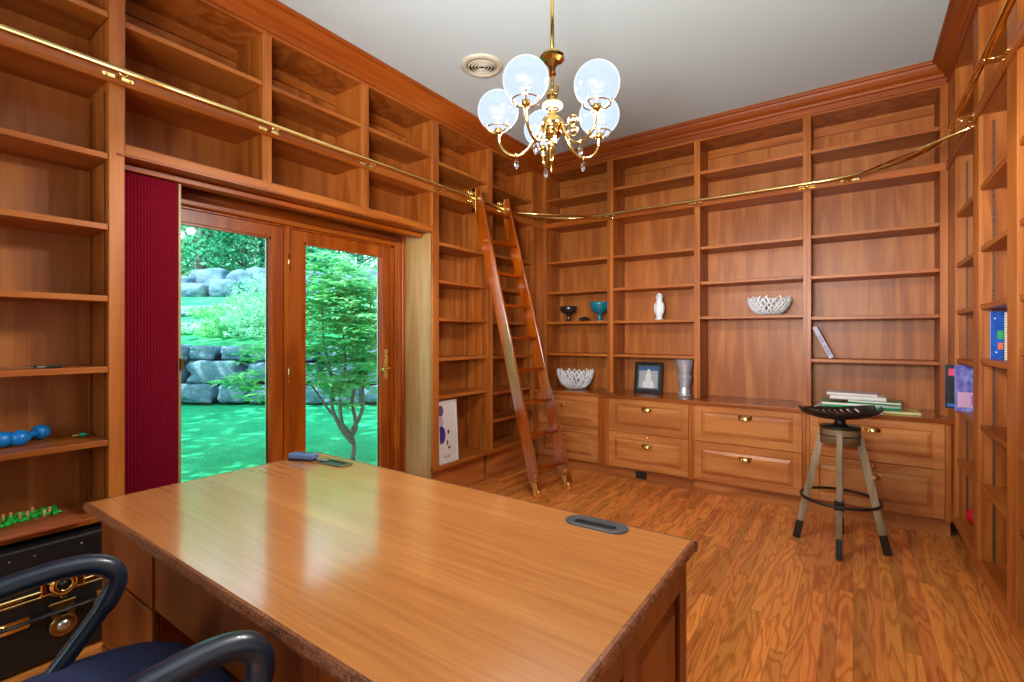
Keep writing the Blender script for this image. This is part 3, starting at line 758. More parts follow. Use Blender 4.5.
# ------------------------------------------------------------------ steamer trunk
tk = empty('steamer_trunk', (-2.605, .32, 0), 0, 'black steamer trunk with brass lock under the left bookcase', 'trunk')
m = MB(); m.box(-.31, 0, -.24, .375, .015, .276, .006, 2); m.build('trunk_body', M['trunk'], tk)
m = MB(); m.box(-.312, .002, -.242, .377, .284, .482, .008, 2); ldd = m.build('lid', M['trunk'], tk)
m = MB(); m.box(-.002, .006, -.243, .378, .268, .278, .002); m.box(-.002, .009, -.243, .378, .284, .300, .003); m.build('brass_band', M['brass'], tk)
m = MB()
for y_ in [-.2+.07*i for i in range(8)]:
    if abs(y_-.23) > .05: m.ball((.003, y_, .335), .005, .5, n=8); m.ball((.001, y_, .445), .004, .5, n=8)
m.build('rivet', M['nickel'], ldd)
lk = MB(); T = Matrix.Rotation(R(90), 4, 'Y'); yl = .232
lk.torus((.014, yl, .306), .031, .013, T, 28, 10); lk.box(.002, .010, yl-.068, yl+.068, .275, .325, .006, 2); lk.lathe([(.052,0),(.049,.006),(.0,.006)], (.004, yl, .306), 24, T)
lk.box(.006, .018, yl-.010, yl+.010, .250, .280, .002)
lk.build('lock', M['brass'], tk)
MB().lathe([(.022,0),(.0,.001)], (.0245, yl, .306), 20, T).build('lock_opening', M['black'], tk)
m = MB(); m.box(.002, .014, yl-.034, yl-.010, .15, .238, .003, 2); m.box(.002, .014, yl+.010, yl+.034, .15, .238, .003, 2); m.box(.002, .012, yl-.034, yl+.034, .205, .238, .003, 2); m.lathe([(.044,0),(.044,.010),(.036,.014),(.0,.014)], (.003, yl, .140), 26, T); m.box(.010, .017, yl-.044, yl+.038, .226, .238, .002)
m.build('hasp', M['oldbrass'], tk)
MB().lathe([(.022,0),(.021,.005),(.0,.008)], (.0175, yl, .140), 20, T).build('hasp_button', M['nickel'], tk)
m = MB(); m.tube([(.014, .05, .200), (.02, .18, .203), (.02, .30, .203), (.014, .36, .200)], .013, 10, flat=.6)
m.build('handle_strap', M['black'], tk)
m = MB(); m.beam((.012, .045, .198), (.012, .135, .200), .014, .042, side=(0,0,1), bev=.005); m.ball((.012, .05, .198), .024, .5, 1.5, .9)
m.build('handle_mount', M['brass'], tk)
m = MB(); m.box(.002, .018, .335, .365, .165, .235, .003, 2); m.ball((.018, .35, .222), .008, n=8); m.ball((.018, .35, .178), .008, n=8)
m.build('handle_mount', M['brass'], tk)

# ------------------------------------------------------------------ stool
st = empty('swivel_stool', (-.066+.0, 3.62, 0), 0)
cx_, cy_ = 2.035*.8171-3.0*.5764, 2.035*.5764+3.0*.8171
st.location = (cx_, cy_, 0)
tag(st, 'swivel stool with pierced tractor seat and weathered wooden legs on the oak floor', 'stool')
feet = [(-.291-cx_, 3.624-cy_), (-.066-cx_, 3.389-cy_), (.160-cx_, 3.627-cy_)]
feet.append((feet[0][0]+feet[2][0]-feet[1][0], feet[0][1]+feet[2][1]-feet[1][1]))
for fx, fy in feet:
    n = math.hypot(fx, fy); ux, uy = fx/n, fy/n
    top = Vector((ux*.092, uy*.092, .705)); foot = Vector((ux*.235, uy*.235, .002))
    mid = foot.lerp(top, .16)
    lg = MB().beam(mid, top, .040, .030, side=(-uy, ux, 0), bev=.004).build('leg', M['stoolleg'], st)
    MB().beam(foot, mid, .043, .033, side=(-uy, ux, 0), bev=.003).build('foot_sleeve', M['iron'], lg)
    rp_ = foot.lerp(top, .42); MB().box(rp_.x-.025, rp_.x+.025, rp_.y-.025, rp_.y+.025, rp_.z-.025, rp_.z+.03, .004).build('ring_clamp', M['iron'], lg) if (fx, fy) == feet[1] else None
MB().torus((0, 0, .296), .208, .009, None, 48, 8).build('foot_ring', M['iron'], st)
M['drum'] = wood('stool_drum_wood', (90,66,44), (124,94,64), (150,118,84), 0, ring=3, rough=.5)
MB().lathe([(.0,.635),(.102,.635),(.106,.64),(.106,.725),(.102,.73),(0,.73)], (0,0,0), 36).build('hub_block', M['drum'], st)
MB().lathe([(.09,.73),(.109,.735),(.109,.742),(.05,.748),(.03,.76),(.03,.79),(.06,.80),(0,.802)], (0,0,0), 32).torus((0,0,.69), .1065, .004, None, 36, 6).build('swivel_plate', M['iron'], st)
# tractor seat: local u lateral, v toward the camera side
m = MB(); NU, NV = 41, 15; g = {}
ang = R(35.2)
for i in range(NU):
    u = -1+2*i/(NU-1)
    for j in range(NV):
        v = -1+2*j/(NV-1)
        half = .155*math.sqrt(max(0.03, 1-abs(u)**2.6))
        x_ = u*.236; y_ = v*half + (.03*(1-u*u) if v > 0 else 0)
        z_ = .785+.05*abs(u)**2.6 + .052*abs(v)**2.2*(1-.4*abs(u)) - (.02 if abs(u) > .97 else 0)*0
        g[i, j] = m.bm.verts.new((x_*math.cos(ang)-y_*math.sin(ang), x_*math.sin(ang)+y_*math.cos(ang), z_))
for i in range(NU-1):
    for j in range(NV-1):
        if (j in (1, 2, 3, NV-5, NV-4, NV-3)) and (i % 3 == 1) and 3 < i < NU-4: continue
        f = m.bm.faces.new([g[i, j], g[i+1, j], g[i+1, j+1], g[i, j+1]]); f.smooth = True
so = m.build('seat', M['iron'], st); s = so.modifiers.new('t', 'SOLIDIFY'); s.thickness = .005

# ------------------------------------------------------------------ chandelier
CX, CY = -1.016, 1.731
ch = empty('chandelier', (CX, CY, H), 0, 'five-arm polished brass chandelier with white glass globes', 'chandelier')
z = lambda a: a-H
MB().lathe([(.055,z(H)),(.055,z(H-.01)),(.04,z(H-.025)),(.012,z(H-.03)),(.012,z(H-.04))], (0,0,0), 28).build('ceiling_rose', M['lampbrass'], ch)
MB().tube([(0,0,z(H-.03)), (0,0,z(2.27))], .0075, 12).build('stem', M['lampbrass'], ch)
fl = [(.004,z(2.49)),(.012,z(2.485)),(.02,z(2.47)),(.046,z(2.462)),(.052,z(2.452)),(.05,z(2.44)),(.03,z(2.43)),(.016,z(2.41)),(.012,z(2.39)),(.017,z(2.38)),(.008,z(2.37))]
MB().lathe(fl, (0,0,0), 10, smooth=False).build('upper_rosette', M['lampbrass'], ch)
m = MB()
for k in range(6):
    a = 2*PI*k/6; m.tube(spline([(.008*math.cos(a),.008*math.sin(a),z(2.29)), (.02*math.cos(a),.02*math.sin(a),z(2.30)), (.028*math.cos(a),.028*math.sin(a),z(2.325)), (.02*math.cos(a),.02*math.sin(a),z(2.335))],4), .004, 6)
    m.ball((.034*math.cos(a),.034*math.sin(a),z(2.262)), .008, n=8)
m.lathe([(.006,z(2.32)),(.014,z(2.305)),(.022,z(2.29)),(.012,z(2.28)),(.03,z(2.268)),(.042,z(2.26)),(.04,z(2.25)),(.02,z(2.243)),(.016,z(2.225)),(.022,z(2.21)),(.024,z(2.2)),(.02,z(2.19))], (0,0,0), 24)
m.build('upper_crown', M['lampbrass'], ch)
MB().lathe([(.024,z(2.262)),(.043,z(2.257)),(.043,z(2.243)),(.026,z(2.236))], (0,0,0), 28, close=False).build('ceramic_ring', M['creamring'], ch)
MB().lathe([(.02,z(2.205)),(.04,z(2.196)),(.048,z(2.18)),(.049,z(2.165)),(.044,z(2.15)),(.036,z(2.142)),(.042,z(2.135)),(.030,z(2.122)),(.018,z(2.115)),(.012,z(2.10)),(.020,z(2.092)),(.014,z(2.08)),(.006,z(2.07)),(.003,z(2.055)),(0,z(2.053))], (0,0,0), 28).build('body', M['lampbrass'], ch)
m = MB(); m.tube(spline([(.02,-.02,z(2.14)),(.03,-.03,z(2.08)),(.02,-.03,z(2.02)),(.006,-.02,z(2.0)),(.0,-.016,z(2.03)),(.0,-.01,z(2.08))],5), .005, 8)
m.lathe([(.004,z(2.03)),(.009,z(2.015)),(.005,z(2.0)),(.004,z(1.975)),(0,z(1.965))], (.008,-.02,0), 10); m.build('drop_finial', M['lampbrass'], ch)
angs = [59.2, 131.2, 203.2, 275.2, 347.2]
first = None
for k, a in enumerate(angs):
    a = R(a); dx, dy = math.cos(a), math.sin(a)
    P = spline([(dx*.03, dy*.03, z(2.172)), (dx*.052, dy*.052, z(2.165)), (dx*.068, dy*.068, z(2.125)), (dx*.105, dy*.105, z(2.075)), (dx*.15, dy*.15, z(2.056)), (dx*.195, dy*.195, z(2.072)), (dx*.224, dy*.224, z(2.11)), (dx*.23, dy*.23, z(2.16))], 6)
    m = MB(); m.tube(P, .0058, 10)
    m.ball((dx*.15, dy*.15, z(2.056)), .009, n=10)
    ar = m.build('arm', M['lampbrass'], ch)
    MB().lathe([(.002,-.012),(.006,-.018),(.012,-.03),(.010,-.042),(.004,-.052),(0,-.056)], (dx*.15, dy*.15, z(2.056)), 6, smooth=False).build('pendant', M['crystal'], ar)
    gx, gy = dx*.23, dy*.23
    m = MB(); m.torus((gx, gy, z(2.176)), .051, .0028, None, 36, 8)
    m.lathe([(.006,z(2.150)),(.014,z(2.158)),(.018,z(2.17)),(.014,z(2.18)),(.016,z(2.195)),(0,z(2.197))], (gx, gy, 0), 18)
    for q in range(3):
        b = a+2*PI*q/3+.5; m.tube([(gx, gy, z(2.163)), (gx+.035*math.cos(b), gy+.035*math.sin(b), z(2.160)), (gx+.051*math.cos(b), gy+.051*math.sin(b), z(2.176)), (gx+.058*math.cos(b), gy+.058*math.sin(b), z(2.192))], .003, 6)
    m.build('gallery', M['lampbrass'], ar)
    m = MB(); r = .0845; pr = []
    for i in range(17):
        t = R(-58+148*i/16); pr.append((max(r*math.cos(t)*1.03, 0), z(2.252)+r*math.sin(t)*.99))
    pr[-1] = (0, pr[-1][1]); pr = [(.043, pr[0][1]-.006)] + pr
    m.lathe(pr, (gx, gy, 0), 36); m.build('globe_shade', M['globe'], ar)
# scrolling valve ornaments between arms
m = MB()
for k, a in enumerate((R(22),)):
    dx, dy = math.cos(a), math.sin(a)
    for zz in (2.185, 2.14):
        m.torus((dx*.085, dy*.085, z(zz)), .02, .003, Matrix.Rotation(a, 4, 'Z') @ Matrix.Rotation(R(90), 4, 'X'), 20, 6); m.ball((dx*.085, dy*.085, z(zz)), .011, n=10)
    m.tube([(dx*.03, dy*.03, z(2.17)), (dx*.066, dy*.066, z(2.165))], .004, 8)
m.build('scroll_ornament', M['lampbrass'], ch)

# ceiling vent
vt = empty('ceiling_vent', (-2.05, 2.555, H), 0, 'round beige air diffuser set in the ceiling', 'vent')
MB().lathe([(.142,-.001),(.142,-.006),(.13,-.014),(.105,-.018),(.1,-.012),(.1,-.001)], (0,0,0), 48, close=False).build('flange', M['grille'], vt)
for r in (.083, .062, .041, .02):
    MB().lathe([(r+.012,-.004),(r+.004,-.018),(r,-.018),(r+.006,-.004)], (0,0,0), 40, close=False).build('louvre_ring', M['grille'], vt)
MB().lathe([(.1,-.0015),(0,-.0015)], (0,0,0), 32).build('duct_opening', M['ventdark'], vt)

# ------------------------------------------------------------------ objects on the shelves
def lattice_bowl(name, loc, rad, hgt, lab, seed):
    random.seed(seed); t = MB(); n = 24
    def pt(a, s, j=0):
        r = rad*(.30+.70*math.sin(s*PI/2)**.9); zz = .006+hgt*(1-math.cos(s*PI/2))**.85
        return Vector(((r+j)*math.cos(a), (r+j)*math.sin(a), zz))
    for d in (-1, 1):
        for k in range(n):
            a0 = 2*PI*k/n+random.uniform(-.05, .05); P = []
            for i in range(8):
                s = .02+.98*i/7
                P.append(pt(a0+d*.75*s+random.uniform(-.08, .08), s*(1 if i < 7 else random.uniform(.93, 1.06)), random.uniform(-.003, .003)))
            t.tube(spline(P, 2), [.0066]*15, 6)
    t.torus((0, 0, .006), rad*.32, .006, None, 24, 6)
    t.lathe([(0,.003),(rad*.3,.003),(rad*.3,.008),(0,.008)], (0,0,0), 24)
    ob = t.build(name, M['white']); ob.location = loc
    return tag(ob, lab, 'bowl')
lattice_bowl('lattice_bowl', (-2.30, 4.38, CT+.001), .18, .18, 'white coral-like openwork bowl on the worktop below the teal bowl', 3)
lattice_bowl('lattice_bowl', (-.56, 4.44, 1.470), .155, .135, 'white woven openwork bowl on a shelf above the empty bay', 5)
gb = MB().lathe([(0,0),(.045,0),(.042,.006),(.014,.014),(.010,.03),(.014,.045),(.010,.06),(.03,.075),(.065,.09),(.085,.115),(.088,.15),(.084,.155),(.080,.118),(.06,.10),(0,.085)], (0,0,0), 32).build('footed_goblet', M['pewter']); gb.location = (-2.40, 4.42, 1.449)
tag(gb, 'dark pewter footed goblet on the corner bookcase shelf left of the teal bowl', 'goblet')
tb = MB().lathe([(0,0),(.05,0),(.05,.006),(.02,.014),(.014,.045),(.022,.07),(.055,.088),(.085,.115),(.096,.16),(.098,.185),(.093,.186),(.088,.15),(.07,.115),(0,.09)], (0,0,0), 32).build('footed_bowl', M['teal']); tb.location = (-2.045, 4.40, 1.449)
tag(tb, 'teal glazed footed bowl on the corner bookcase shelf', 'bowl')
m = MB(); m.ball((-.03, 0, .02), .022, 1.1, .8, .9); m.ball((.005, 0, .03), .018, 1.2, .8, .9); m.ball((.038, 0, .018), .02, 1.1, .8, .8); m.ball((.02, -.012, .016), .016)
fg = m.build('small_figurine', plain('dark_bronze', (34,28,24), .35, .6)); fg.location = (-2.21, 4.40, 1.449); tag(fg, 'tiny dark figurine between the goblet and the teal bowl', 'figurine')
# white bird figure
bf = empty('bird_figurine', (-1.45, 4.40, 1.449), 0, 'tall white ceramic bird figurine on the bookcase shelf above the framed photo', 'figurine')
MB().lathe([(0,0),(.038,0),(.036,.01),(.022,.02),(.028,.03),(.036,.06),(.042,.10),(.038,.14),(.028,.17),(.024,.185),(.03,.20),(.031,.215),(.022,.235),(.008,.243),(0,.244)], (0,0,0), 28).build('body', M['white'], bf)
MB().tube([(0,-.028,.213),(0,-.042,.208),(0,-.05,.20)], [.009,.006,.001], 8).build('beak', M['white'], bf)
MB().ball((-.036, .0, .105), .04, .25, .7, 1.25).build('wing', M['white'], bf); MB().ball((.036, .0, .105), .04, .25, .7, 1.25).build('wing', M['white'], bf)
# crystal vase
vz = empty('glass_vase', (-1.225, 4.40, CT+.001), 0, 'flared cut glass vase standing on the worktop beside the framed photo', 'vase')
n = 16
MB().lathe([(0,0),(.052,0),(.055,.01),(.05,.03),(.044,.08),(.056,.14),(.066,.17),(.05,.195),(.06,.23),(.088,.325),(.083,.326),(.055,.23),(.044,.195),(.06,.168),(.05,.14),(.038,.08),(.044,.03),(0,.022)], (0,0,0), n, smooth=False).build('vase_body', M['thinglass'], vz)
# framed photo
fp = empty('photo_frame', (-1.585, 4.46, CT+.001), R(0), 'black framed greyscale photo leaning on the worktop under the bird figurine', 'picture frame')
T = Matrix.Rotation(R(-9), 4, 'X')
m = MB(); b_ = MB(); W_, H_ = .135, .29
for a in ((-W_, W_, 0, .02, 0, .03), (-W_, W_, 0, .02, H_-.03, H_), (-W_, -W_+.03, 0, .02, .03, H_-.03), (W_-.03, W_, 0, .02, .03, H_-.03), (-W_+.002, W_-.002, .018, .024, .002, H_-.002)): b_.box(*a, .002)
m.merge(b_.bm, T); m.build('frame', M['black'], fp)
b_ = MB()
for a in ((-W_+.03, W_-.03, .006, .01, .03, .045), (-W_+.03, W_-.03, .006, .01, H_-.045, H_-.03), (-W_+.03, -W_+.045, .006, .01, .045, H_-.045), (W_-.045, W_-.03, .006, .01, .045, H_-.045)): b_.box(*a)
m = MB(); m.merge(b_.bm, T); m.build('inner_mat', plain('grey_mat', (70,74,80), .5), fp)
def m_photo():
    m, nt, b, out = new_mat('greyscale_photo_print')
    tc = nt.nodes.new('ShaderNodeTexCoord'); sep = nt.nodes.new('ShaderNodeSeparateXYZ'); nt.links.new(tc.outputs['Object'], sep.inputs[0])
    x, zz = sep.outputs[0], sep.outputs[2]
    def blob(cx, cz, rx, rz):
        a = math_node(nt, 'POWER', math_node(nt, 'DIVIDE', math_node(nt, 'SUBTRACT', x, cx), rx), 2)
        a = math_node(nt, 'ADD', a, math_node(nt, 'POWER', math_node(nt, 'ABSOLUTE', math_node(nt, 'DIVIDE', math_node(nt, 'SUBTRACT', zz, cz), rz)), 2))
        return math_node(nt, 'LESS_THAN', a, 1)
    fig = math_node(nt, 'MAXIMUM', blob(.0, .20, .016, .02), math_node(nt, 'MAXIMUM', blob(0, .15, .028, .04), blob(0, .07, .055, .06)))
    up = math_node(nt, 'GREATER_THAN', zz, .205)
    m1 = nt.nodes.new('ShaderNodeMix'); m1.data_type = 'RGBA'; nt.links.new(up, m1.inputs[0]); m1.inputs[6].default_value = S((164,168,172)); m1.inputs[7].default_value = S((62,98,150))
    m2 = nt.nodes.new('ShaderNodeMix'); m2.data_type = 'RGBA'; nt.links.new(fig, m2.inputs[0]); nt.links.new(m1.outputs[2], m2.inputs[6]); m2.inputs[7].default_value = S((214,214,216))
    nt.links.new(m2.outputs[2], b.inputs['Base Color']); b.inputs['Roughness'].default_value = .2
    return m
b_ = MB(); b_.box(-W_+.045, W_-.045, .010, .014, .045, H_-.045); m = MB(); m.merge(b_.bm, T); m.build('photo_print', m_photo(), fp)
MB().beam((0, .06, .18), (0, .095, .002), .04, .004, side=(0,1,0)).build('easel_back', M['black'], fp)

# fashion sketch picture in left bookcase
def m_sketch():
    m, nt, b, out = new_mat('purple_fashion_sketch')
    tc = nt.nodes.new('ShaderNodeTexCoord'); sep = nt.nodes.new('ShaderNodeSeparateXYZ'); nt.links.new(tc.outputs['Object'], sep.inputs[0])
    y, zz = sep.outputs[1], sep.outputs[2]
    def blob(cy, cz, ry, rz):
        a = math_node(nt, 'POWER', math_node(nt, 'ABSOLUTE', math_node(nt, 'DIVIDE', math_node(nt, 'SUBTRACT', y, cy), ry)), 2)
        a = math_node(nt, 'ADD', a, math_node(nt, 'POWER', math_node(nt, 'ABSOLUTE', math_node(nt, 'DIVIDE', math_node(nt, 'SUBTRACT', zz, cz), rz)), 2))
        return math_node(nt, 'LESS_THAN', a, 1)
    def mix(fac, base, col):
        m1 = nt.nodes.new('ShaderNodeMix'); m1.data_type = 'RGBA'; nt.links.new(fac, m1.inputs[0])
        if isinstance(base, tuple): m1.inputs[6].default_value = base
        else: nt.links.new(base, m1.inputs[6])
        m1.inputs[7].default_value = col; return m1.outputs[2]
    c = mix(blob(.04, .42, .03, .045), S((216,212,210)), S((96,76,110)))
    c = mix(blob(.03, .33, .035, .05), c, S((190,170,200)))
    c = mix(blob(.04, .23, .045, .07), c, S((70,44,140)))
    for p in ((.12, .245, .012, .018), (.105, .16, .008, .022), (.125, .12, .012, .012)): c = mix(blob(*p), c, S((50,46,70)))
    nz = nt.nodes.new('ShaderNodeTexNoise'); nz.inputs['Scale'].default_value = 60; nt.links.new(tc.outputs['Object'], nz.inputs['Vector'])
    c = mix(math_node(nt, 'MULTIPLY', blob(.09, .055, .05, .012), math_node(nt, 'GREATER_THAN', nz.outputs[0], .55)), c, S((120,110,120)))
    nt.links.new(c, b.inputs['Base Color']); b.inputs['Roughness'].default_value = .4
    return m
pic = empty('leaning_picture', (-2.672, 2.785, .2805), 0, 'white framed sketch of a purple dress leaning in the bottom of the bookcase', 'picture')
T = Matrix.Rotation(R(-3), 4, 'Y')
def tb_(boxes):
    b_ = MB(); [b_.box(*a) for a in boxes]; m = MB(); m.merge(b_.bm, T); return m
PW, PH = .225, .50
tb_([(0, .014, 0, .012, 0, PH), (0, .014, PW-.012, PW, 0, PH), (0, .014, .012, PW-.012, 0, .012), (0, .014, .012, PW-.012, PH-.012, PH)]).build('frame', plain('white_frame', (210,208,206), .4), pic)
tb_([(.002, .008, .012, PW-.012, .012, PH-.012)]).build('sketch_print', m_sketch(), pic)

# leaning book
def book(name, w_, d_, h_, loc, rot, cover, lab, group=None, cat='book', spine_marks=None):
    t = empty(name, loc, 0, lab, cat, group); t.rotation_euler = rot
    MB().box(0, w_, 0, .002, 0, h_).box(0, .002, .002, d_, 0, h_).box(w_-.002, w_, .002, d_, 0, h_).build('cover', cover, t)
    MB().box(.0025, w_-.0025, .003, d_-.003, .003, h_-.003).build('pages', M['paper'], t)
    return t
lb = book('leaning_book', .03, .16, .26, (-.155, 4.335, 1.129), (0, R(-25), 0), plain('lilac_cover', (176,168,190), .5), 'pale lilac book leaning against the left side of its shelf above the magazines')
lb.location = (-.145, 4.335, 1.129+.0)
m = MB(); [m.box(.008, .022, -.0008, -.0001, .03+i*.02, .04+i*.02) for i in range(8) if i != 4]; m.build('spine_lettering', plain('ink_violet', (90,76,130), .6), lb)
# two upright books in the right corner
def cov(name, base, marks):
    """procedural cover: list of (cx, cz, rx, rz, colour) boxes in object coords, facing -y"""
    m, nt, b, out = new_mat(name)
    tc = nt.nodes.new('ShaderNodeTexCoord'); sep = nt.nodes.new('ShaderNodeSeparateXYZ'); nt.links.new(tc.outputs['Object'], sep.inputs[0])
    nz = nt.nodes.new('ShaderNodeTexNoise'); nz.inputs['Scale'].default_value = 28; nz.inputs['Detail'].default_value = 4; nt.links.new(tc.outputs['Object'], nz.inputs['Vector'])
    rp = nt.nodes.new('ShaderNodeValToRGB'); rp.color_ramp.elements[0].position = .4; rp.color_ramp.elements[1].position = .62
    rp.color_ramp.elements[0].color = S(base[0]); rp.color_ramp.elements[1].color = S(base[1]); nt.links.new(nz.outputs[0], rp.inputs[0]); c = rp.outputs[0]
    for cx, cz, rx, rz, col in marks:
        a = math_node(nt, 'LESS_THAN', math_node(nt, 'ABSOLUTE', math_node(nt, 'SUBTRACT', sep.outputs[0], cx)), rx)
        a = math_node(nt, 'MULTIPLY', a, math_node(nt, 'LESS_THAN', math_node(nt, 'ABSOLUTE', math_node(nt, 'SUBTRACT', sep.outputs[2], cz)), rz))
        m1 = nt.nodes.new('ShaderNodeMix'); m1.data_type = 'RGBA'; nt.links.new(a, m1.inputs[0]); nt.links.new(c, m1.inputs[6]); m1.inputs[7].default_value = S(col); c = m1.outputs[2]
    nt.links.new(c, b.inputs['Base Color']); b.inputs['Roughness'].default_value = .3
    return m
def facing_book(name, loc, w_, h_, d_, mat, lab, group):
    t = empty(name, loc, 0, lab, 'book', group)
    MB().box(0, w_, 0, .0015, 0, h_).box(0, w_, d_-.0015, d_, 0, h_).box(w_-.0015, w_, .0015, d_-.0015, 0, h_).build('cover', mat, t)
    MB().box(.001, w_-.002, .0015, d_-.0015, .002, h_-.002).build('pages', M['paper'], t)
    return t
facing_book('paperback_book', (.47, 4.03, .8505), .2, .27, .014, cov('black_magazine', ((24,26,32), (40,44,54)), [(.035, .225, .02, .022, (226,80,130)), (.1, .02, .09, .01, (60,110,190))]),
            'black covered book with a pink square standing behind the purple book', 'books standing in the right corner')
facing_book('paperback_book', (.500, 3.90, .8505), .205, .275, .02, cov('purple_picture_cover', ((96,84,176), (140,150,220)), [(.13, .20, .025, .035, (232,220,150)), (.06, .07, .05, .045, (214,170,206)), (.1, .07, .03, .03, (180,110,180))]),
            'purple picture-cover book with a yellow square in the right corner', 'books standing in the right corner')
facing_book('picture_book', (.553, 3.30, 1.186), .2, .235, .02, cov('blue_star_cover', ((14,70,170), (24,96,200)), [(.035, .12, .012, .02, (60,170,90)), (.035, .065, .010, .016, (230,120,70)), (.015, .2, .003, .003, (240,240,240)), (.02, .035, .003, .003, (240,240,240))]),
            'bright blue picture book standing on the right wall bookcase', 'books on the right wall shelf')
sn = facing_book('spiral_notebook', (.585, 3.20, 1.186), .17, .225, .012, plain('cream_card', (236,228,206), .6), 'cream spiral-bound notebook standing in front of the blue picture book', 'books on the right wall shelf')
m = MB()
for k in range(18): m.torus((-.001, .006, .012+k*.0118), .008, .0012, None, 12, 5)
m.build('wire_spiral', M['black'], sn)
# magazines
mg = [(-.235, 4.20, .40, .27, .019, -4, (214,196,200), 'thin pink-edged magazine at the bottom left of the magazine pile'),
      (-.06, 4.215, .38, .26, .016, 3, (208,200,96), 'yellow-edged magazine at the bottom right of the magazine pile'),
      (-.19, 4.215, .46, .25, .034, 2, (36,140,90), 'wide green magazine in the middle of the magazine pile'),
      (-.03, 4.225, .30, .24, .022, -6, (40,124,72), 'dark green magazine lying to the right on the magazine pile'),
      (-.14, 4.23, .33, .22, .026, 1, (206,200,206), 'pale grey magazine second from the top of the pile'),
      (-.16, 4.24, .30, .21, .018, -2, (196,186,196), 'pale lilac magazine topmost of the pile behind the stool')]
zz = CT+.0005; zs = []
zcur = [CT+.001, CT+.001, CT+.021, CT+.056, CT+.079, CT+.106]
for (x, y, w_, d_, h_, a, c, lab), z0 in zip(mg, zcur):
    if lab.startswith('yellow'): x += .215; w_ = .22
    t = empty('magazine', (x, y, z0), R(a), lab, 'magazine', 'magazines piled on the worktop')
    MB().box(0, w_, 0, d_, 0, .0015).box(0, w_, 0, d_, h_-.0015, h_, .0005).box(0, w_, 0, .0015, .0015, h_*(.5 if 'green' in lab or 'yellow' in lab else .3)).build('cover', plain('magazine_cover', c, .25, var=.2, vs=12), t)
    MB().box(.002, w_-.002, .002, d_-.002, .0016, h_-.0016).build('pages', M['paper'], t)

# red ball
rb = MB().ball((0,0,0), .055, n=24).build('rubber_ball', M['redball']); rb.location = (.605, 3.93, .168+.057); tag(rb, 'crimson rubber ball in the bottom of the corner bookcase', 'ball')
# dumbbells
def dumbbell(loc, rz, lab):
    t = empty('dumbbell', loc, rz, lab, 'dumbbell', 'blue dumbbells on the left shelf')
    for s in (-1, 1): MB().lathe([(0,-.032),(.018,-.032),(.030,-.018),(.033,0),(.030,.018),(.018,.032),(0,.032)], (s*.062, 0, .033), 18, Matrix.Rotation(R(90), 4, 'Y')).build('weight_head', M['bluevinyl'], t)
    MB().tube([(-.035,0,.033),(0,0,.033),(.035,0,.033)], [.018,.013,.018], 14).build('grip', M['bluevinyl'], t)
dumbbell((-2.845, .50, .8485), R(140), 'bright blue dumbbell on the left shelf, the one in full view')
dumbbell((-2.78, .355, .8485), R(115), 'bright blue dumbbell on the left shelf, cut by the picture edge')
# small fish toy & pocket tool
ty = empty('toy_fish', (-2.83, .668, .849), R(75), 'tiny green and yellow toy on the dumbbell shelf', 'toy')
MB().ball((0,0,.009), .013, 1.3, .6, .6).build('body', plain('toy_green', (20,170,130), .4), ty); MB().ball((-.024,0,.007), .009, 1.6, .5, .5).build('tail', plain('toy_yellow', (220,170,60), .4), ty)
kn = empty('pocket_knife', (-2.72, .485, 1.168), R(86), 'black handled folding knife with silver blade on the left shelf', 'knife')
MB().box(0, .09, -.008, .008, 0, .012, .004, 2).build('handle', M['black'], kn); MB().box(.01, .04, -.0085, .0085, .002, .010, .002).build('rivet_plate', M['nickel'], kn)
MB().box(-.085, .001, -.006, .006, .004, .006, .0005).build('blade', M['nickel'], kn)
# peg board
pg = empty('peg_game', (-2.78, .34, .5265), 0, 'wooden board game with green trail and wooden pegs on the bottom left shelf', 'board game')
MB().box(-.14, .165, -.26, .275, 0, .014, .003, 2).build('board', wood('game_board_wood', (140,64,40), (176,92,62), (196,116,80), 1, ring=3), pg)
random.seed(4); m = MB()
for i in range(150):
    t = i/149; y_ = -.22+.46*t; x_ = .045*math.sin(t*5.5)-.01+random.uniform(-.055, .055)
    m.ball((x_, y_+random.uniform(-.01, .01), .020), random.uniform(.008, .014), 1, 1, .8, n=8)
m.build('green_trail', M['green'], pg)
for i in range(20):
    t = i/19; y_ = -.21+.42*t; x_ = .04*math.sin(t*5.5+.7)*(1 if i % 2 else .3)-.03*(i % 3)+.02
    MB().tube([(x_, y_, .014), (x_, y_, .042)], [.004, .0045], 8).ball((x_, y_, .043), .006, n=8).build('peg', M['peg'], pg)

# ------------------------------------------------------------------ garden
cA, sA = .8171, .5764
def G(l, d, z=0): return Vector((l*cA-d*sA, l*sA+d*cA, z))
def gz(l, d):
    if d < 10.6: return -.15
    t = (d-10.6)/15
    return 1.0+2.6*min(1, t)+.12*noise.noise(Vector((l*.4, d*.4, 0)))+(d-25.6)*.06*(d > 25.6)
m = MB()
def patch(l0, l1, d0, d1, nl, nd):
    m = MB(); v = {}
    for i in range(nl+1):
        for j in range(nd+1):
            l, d = l0+(l1-l0)*i/nl, d0+(d1-d0)*j/nd; p = G(l, d); 
            v[i, j] = m.bm.verts.new((p.x, p.y, gz(l, d)))
    for i in range(nl):
        for j in range(nd):
            f = m.bm.faces.new([v[i, j], v[i+1, j], v[i+1, j+1], v[i, j+1]]); f.smooth = True
    return m
lw = MB(); lw.box(-16, -3.12, -8, 22, -.4, -.15); struct(lw.build('lawn', M['lawn']))
struct(patch(-22, 4, 10.7, 44, 60, 60).build('hill', M['slope']))
struct(MB().box(-4.1, -3.12, .4, 3.2, -.3, -.03).build('doorstep', M['asphalt']))
random.seed(21)
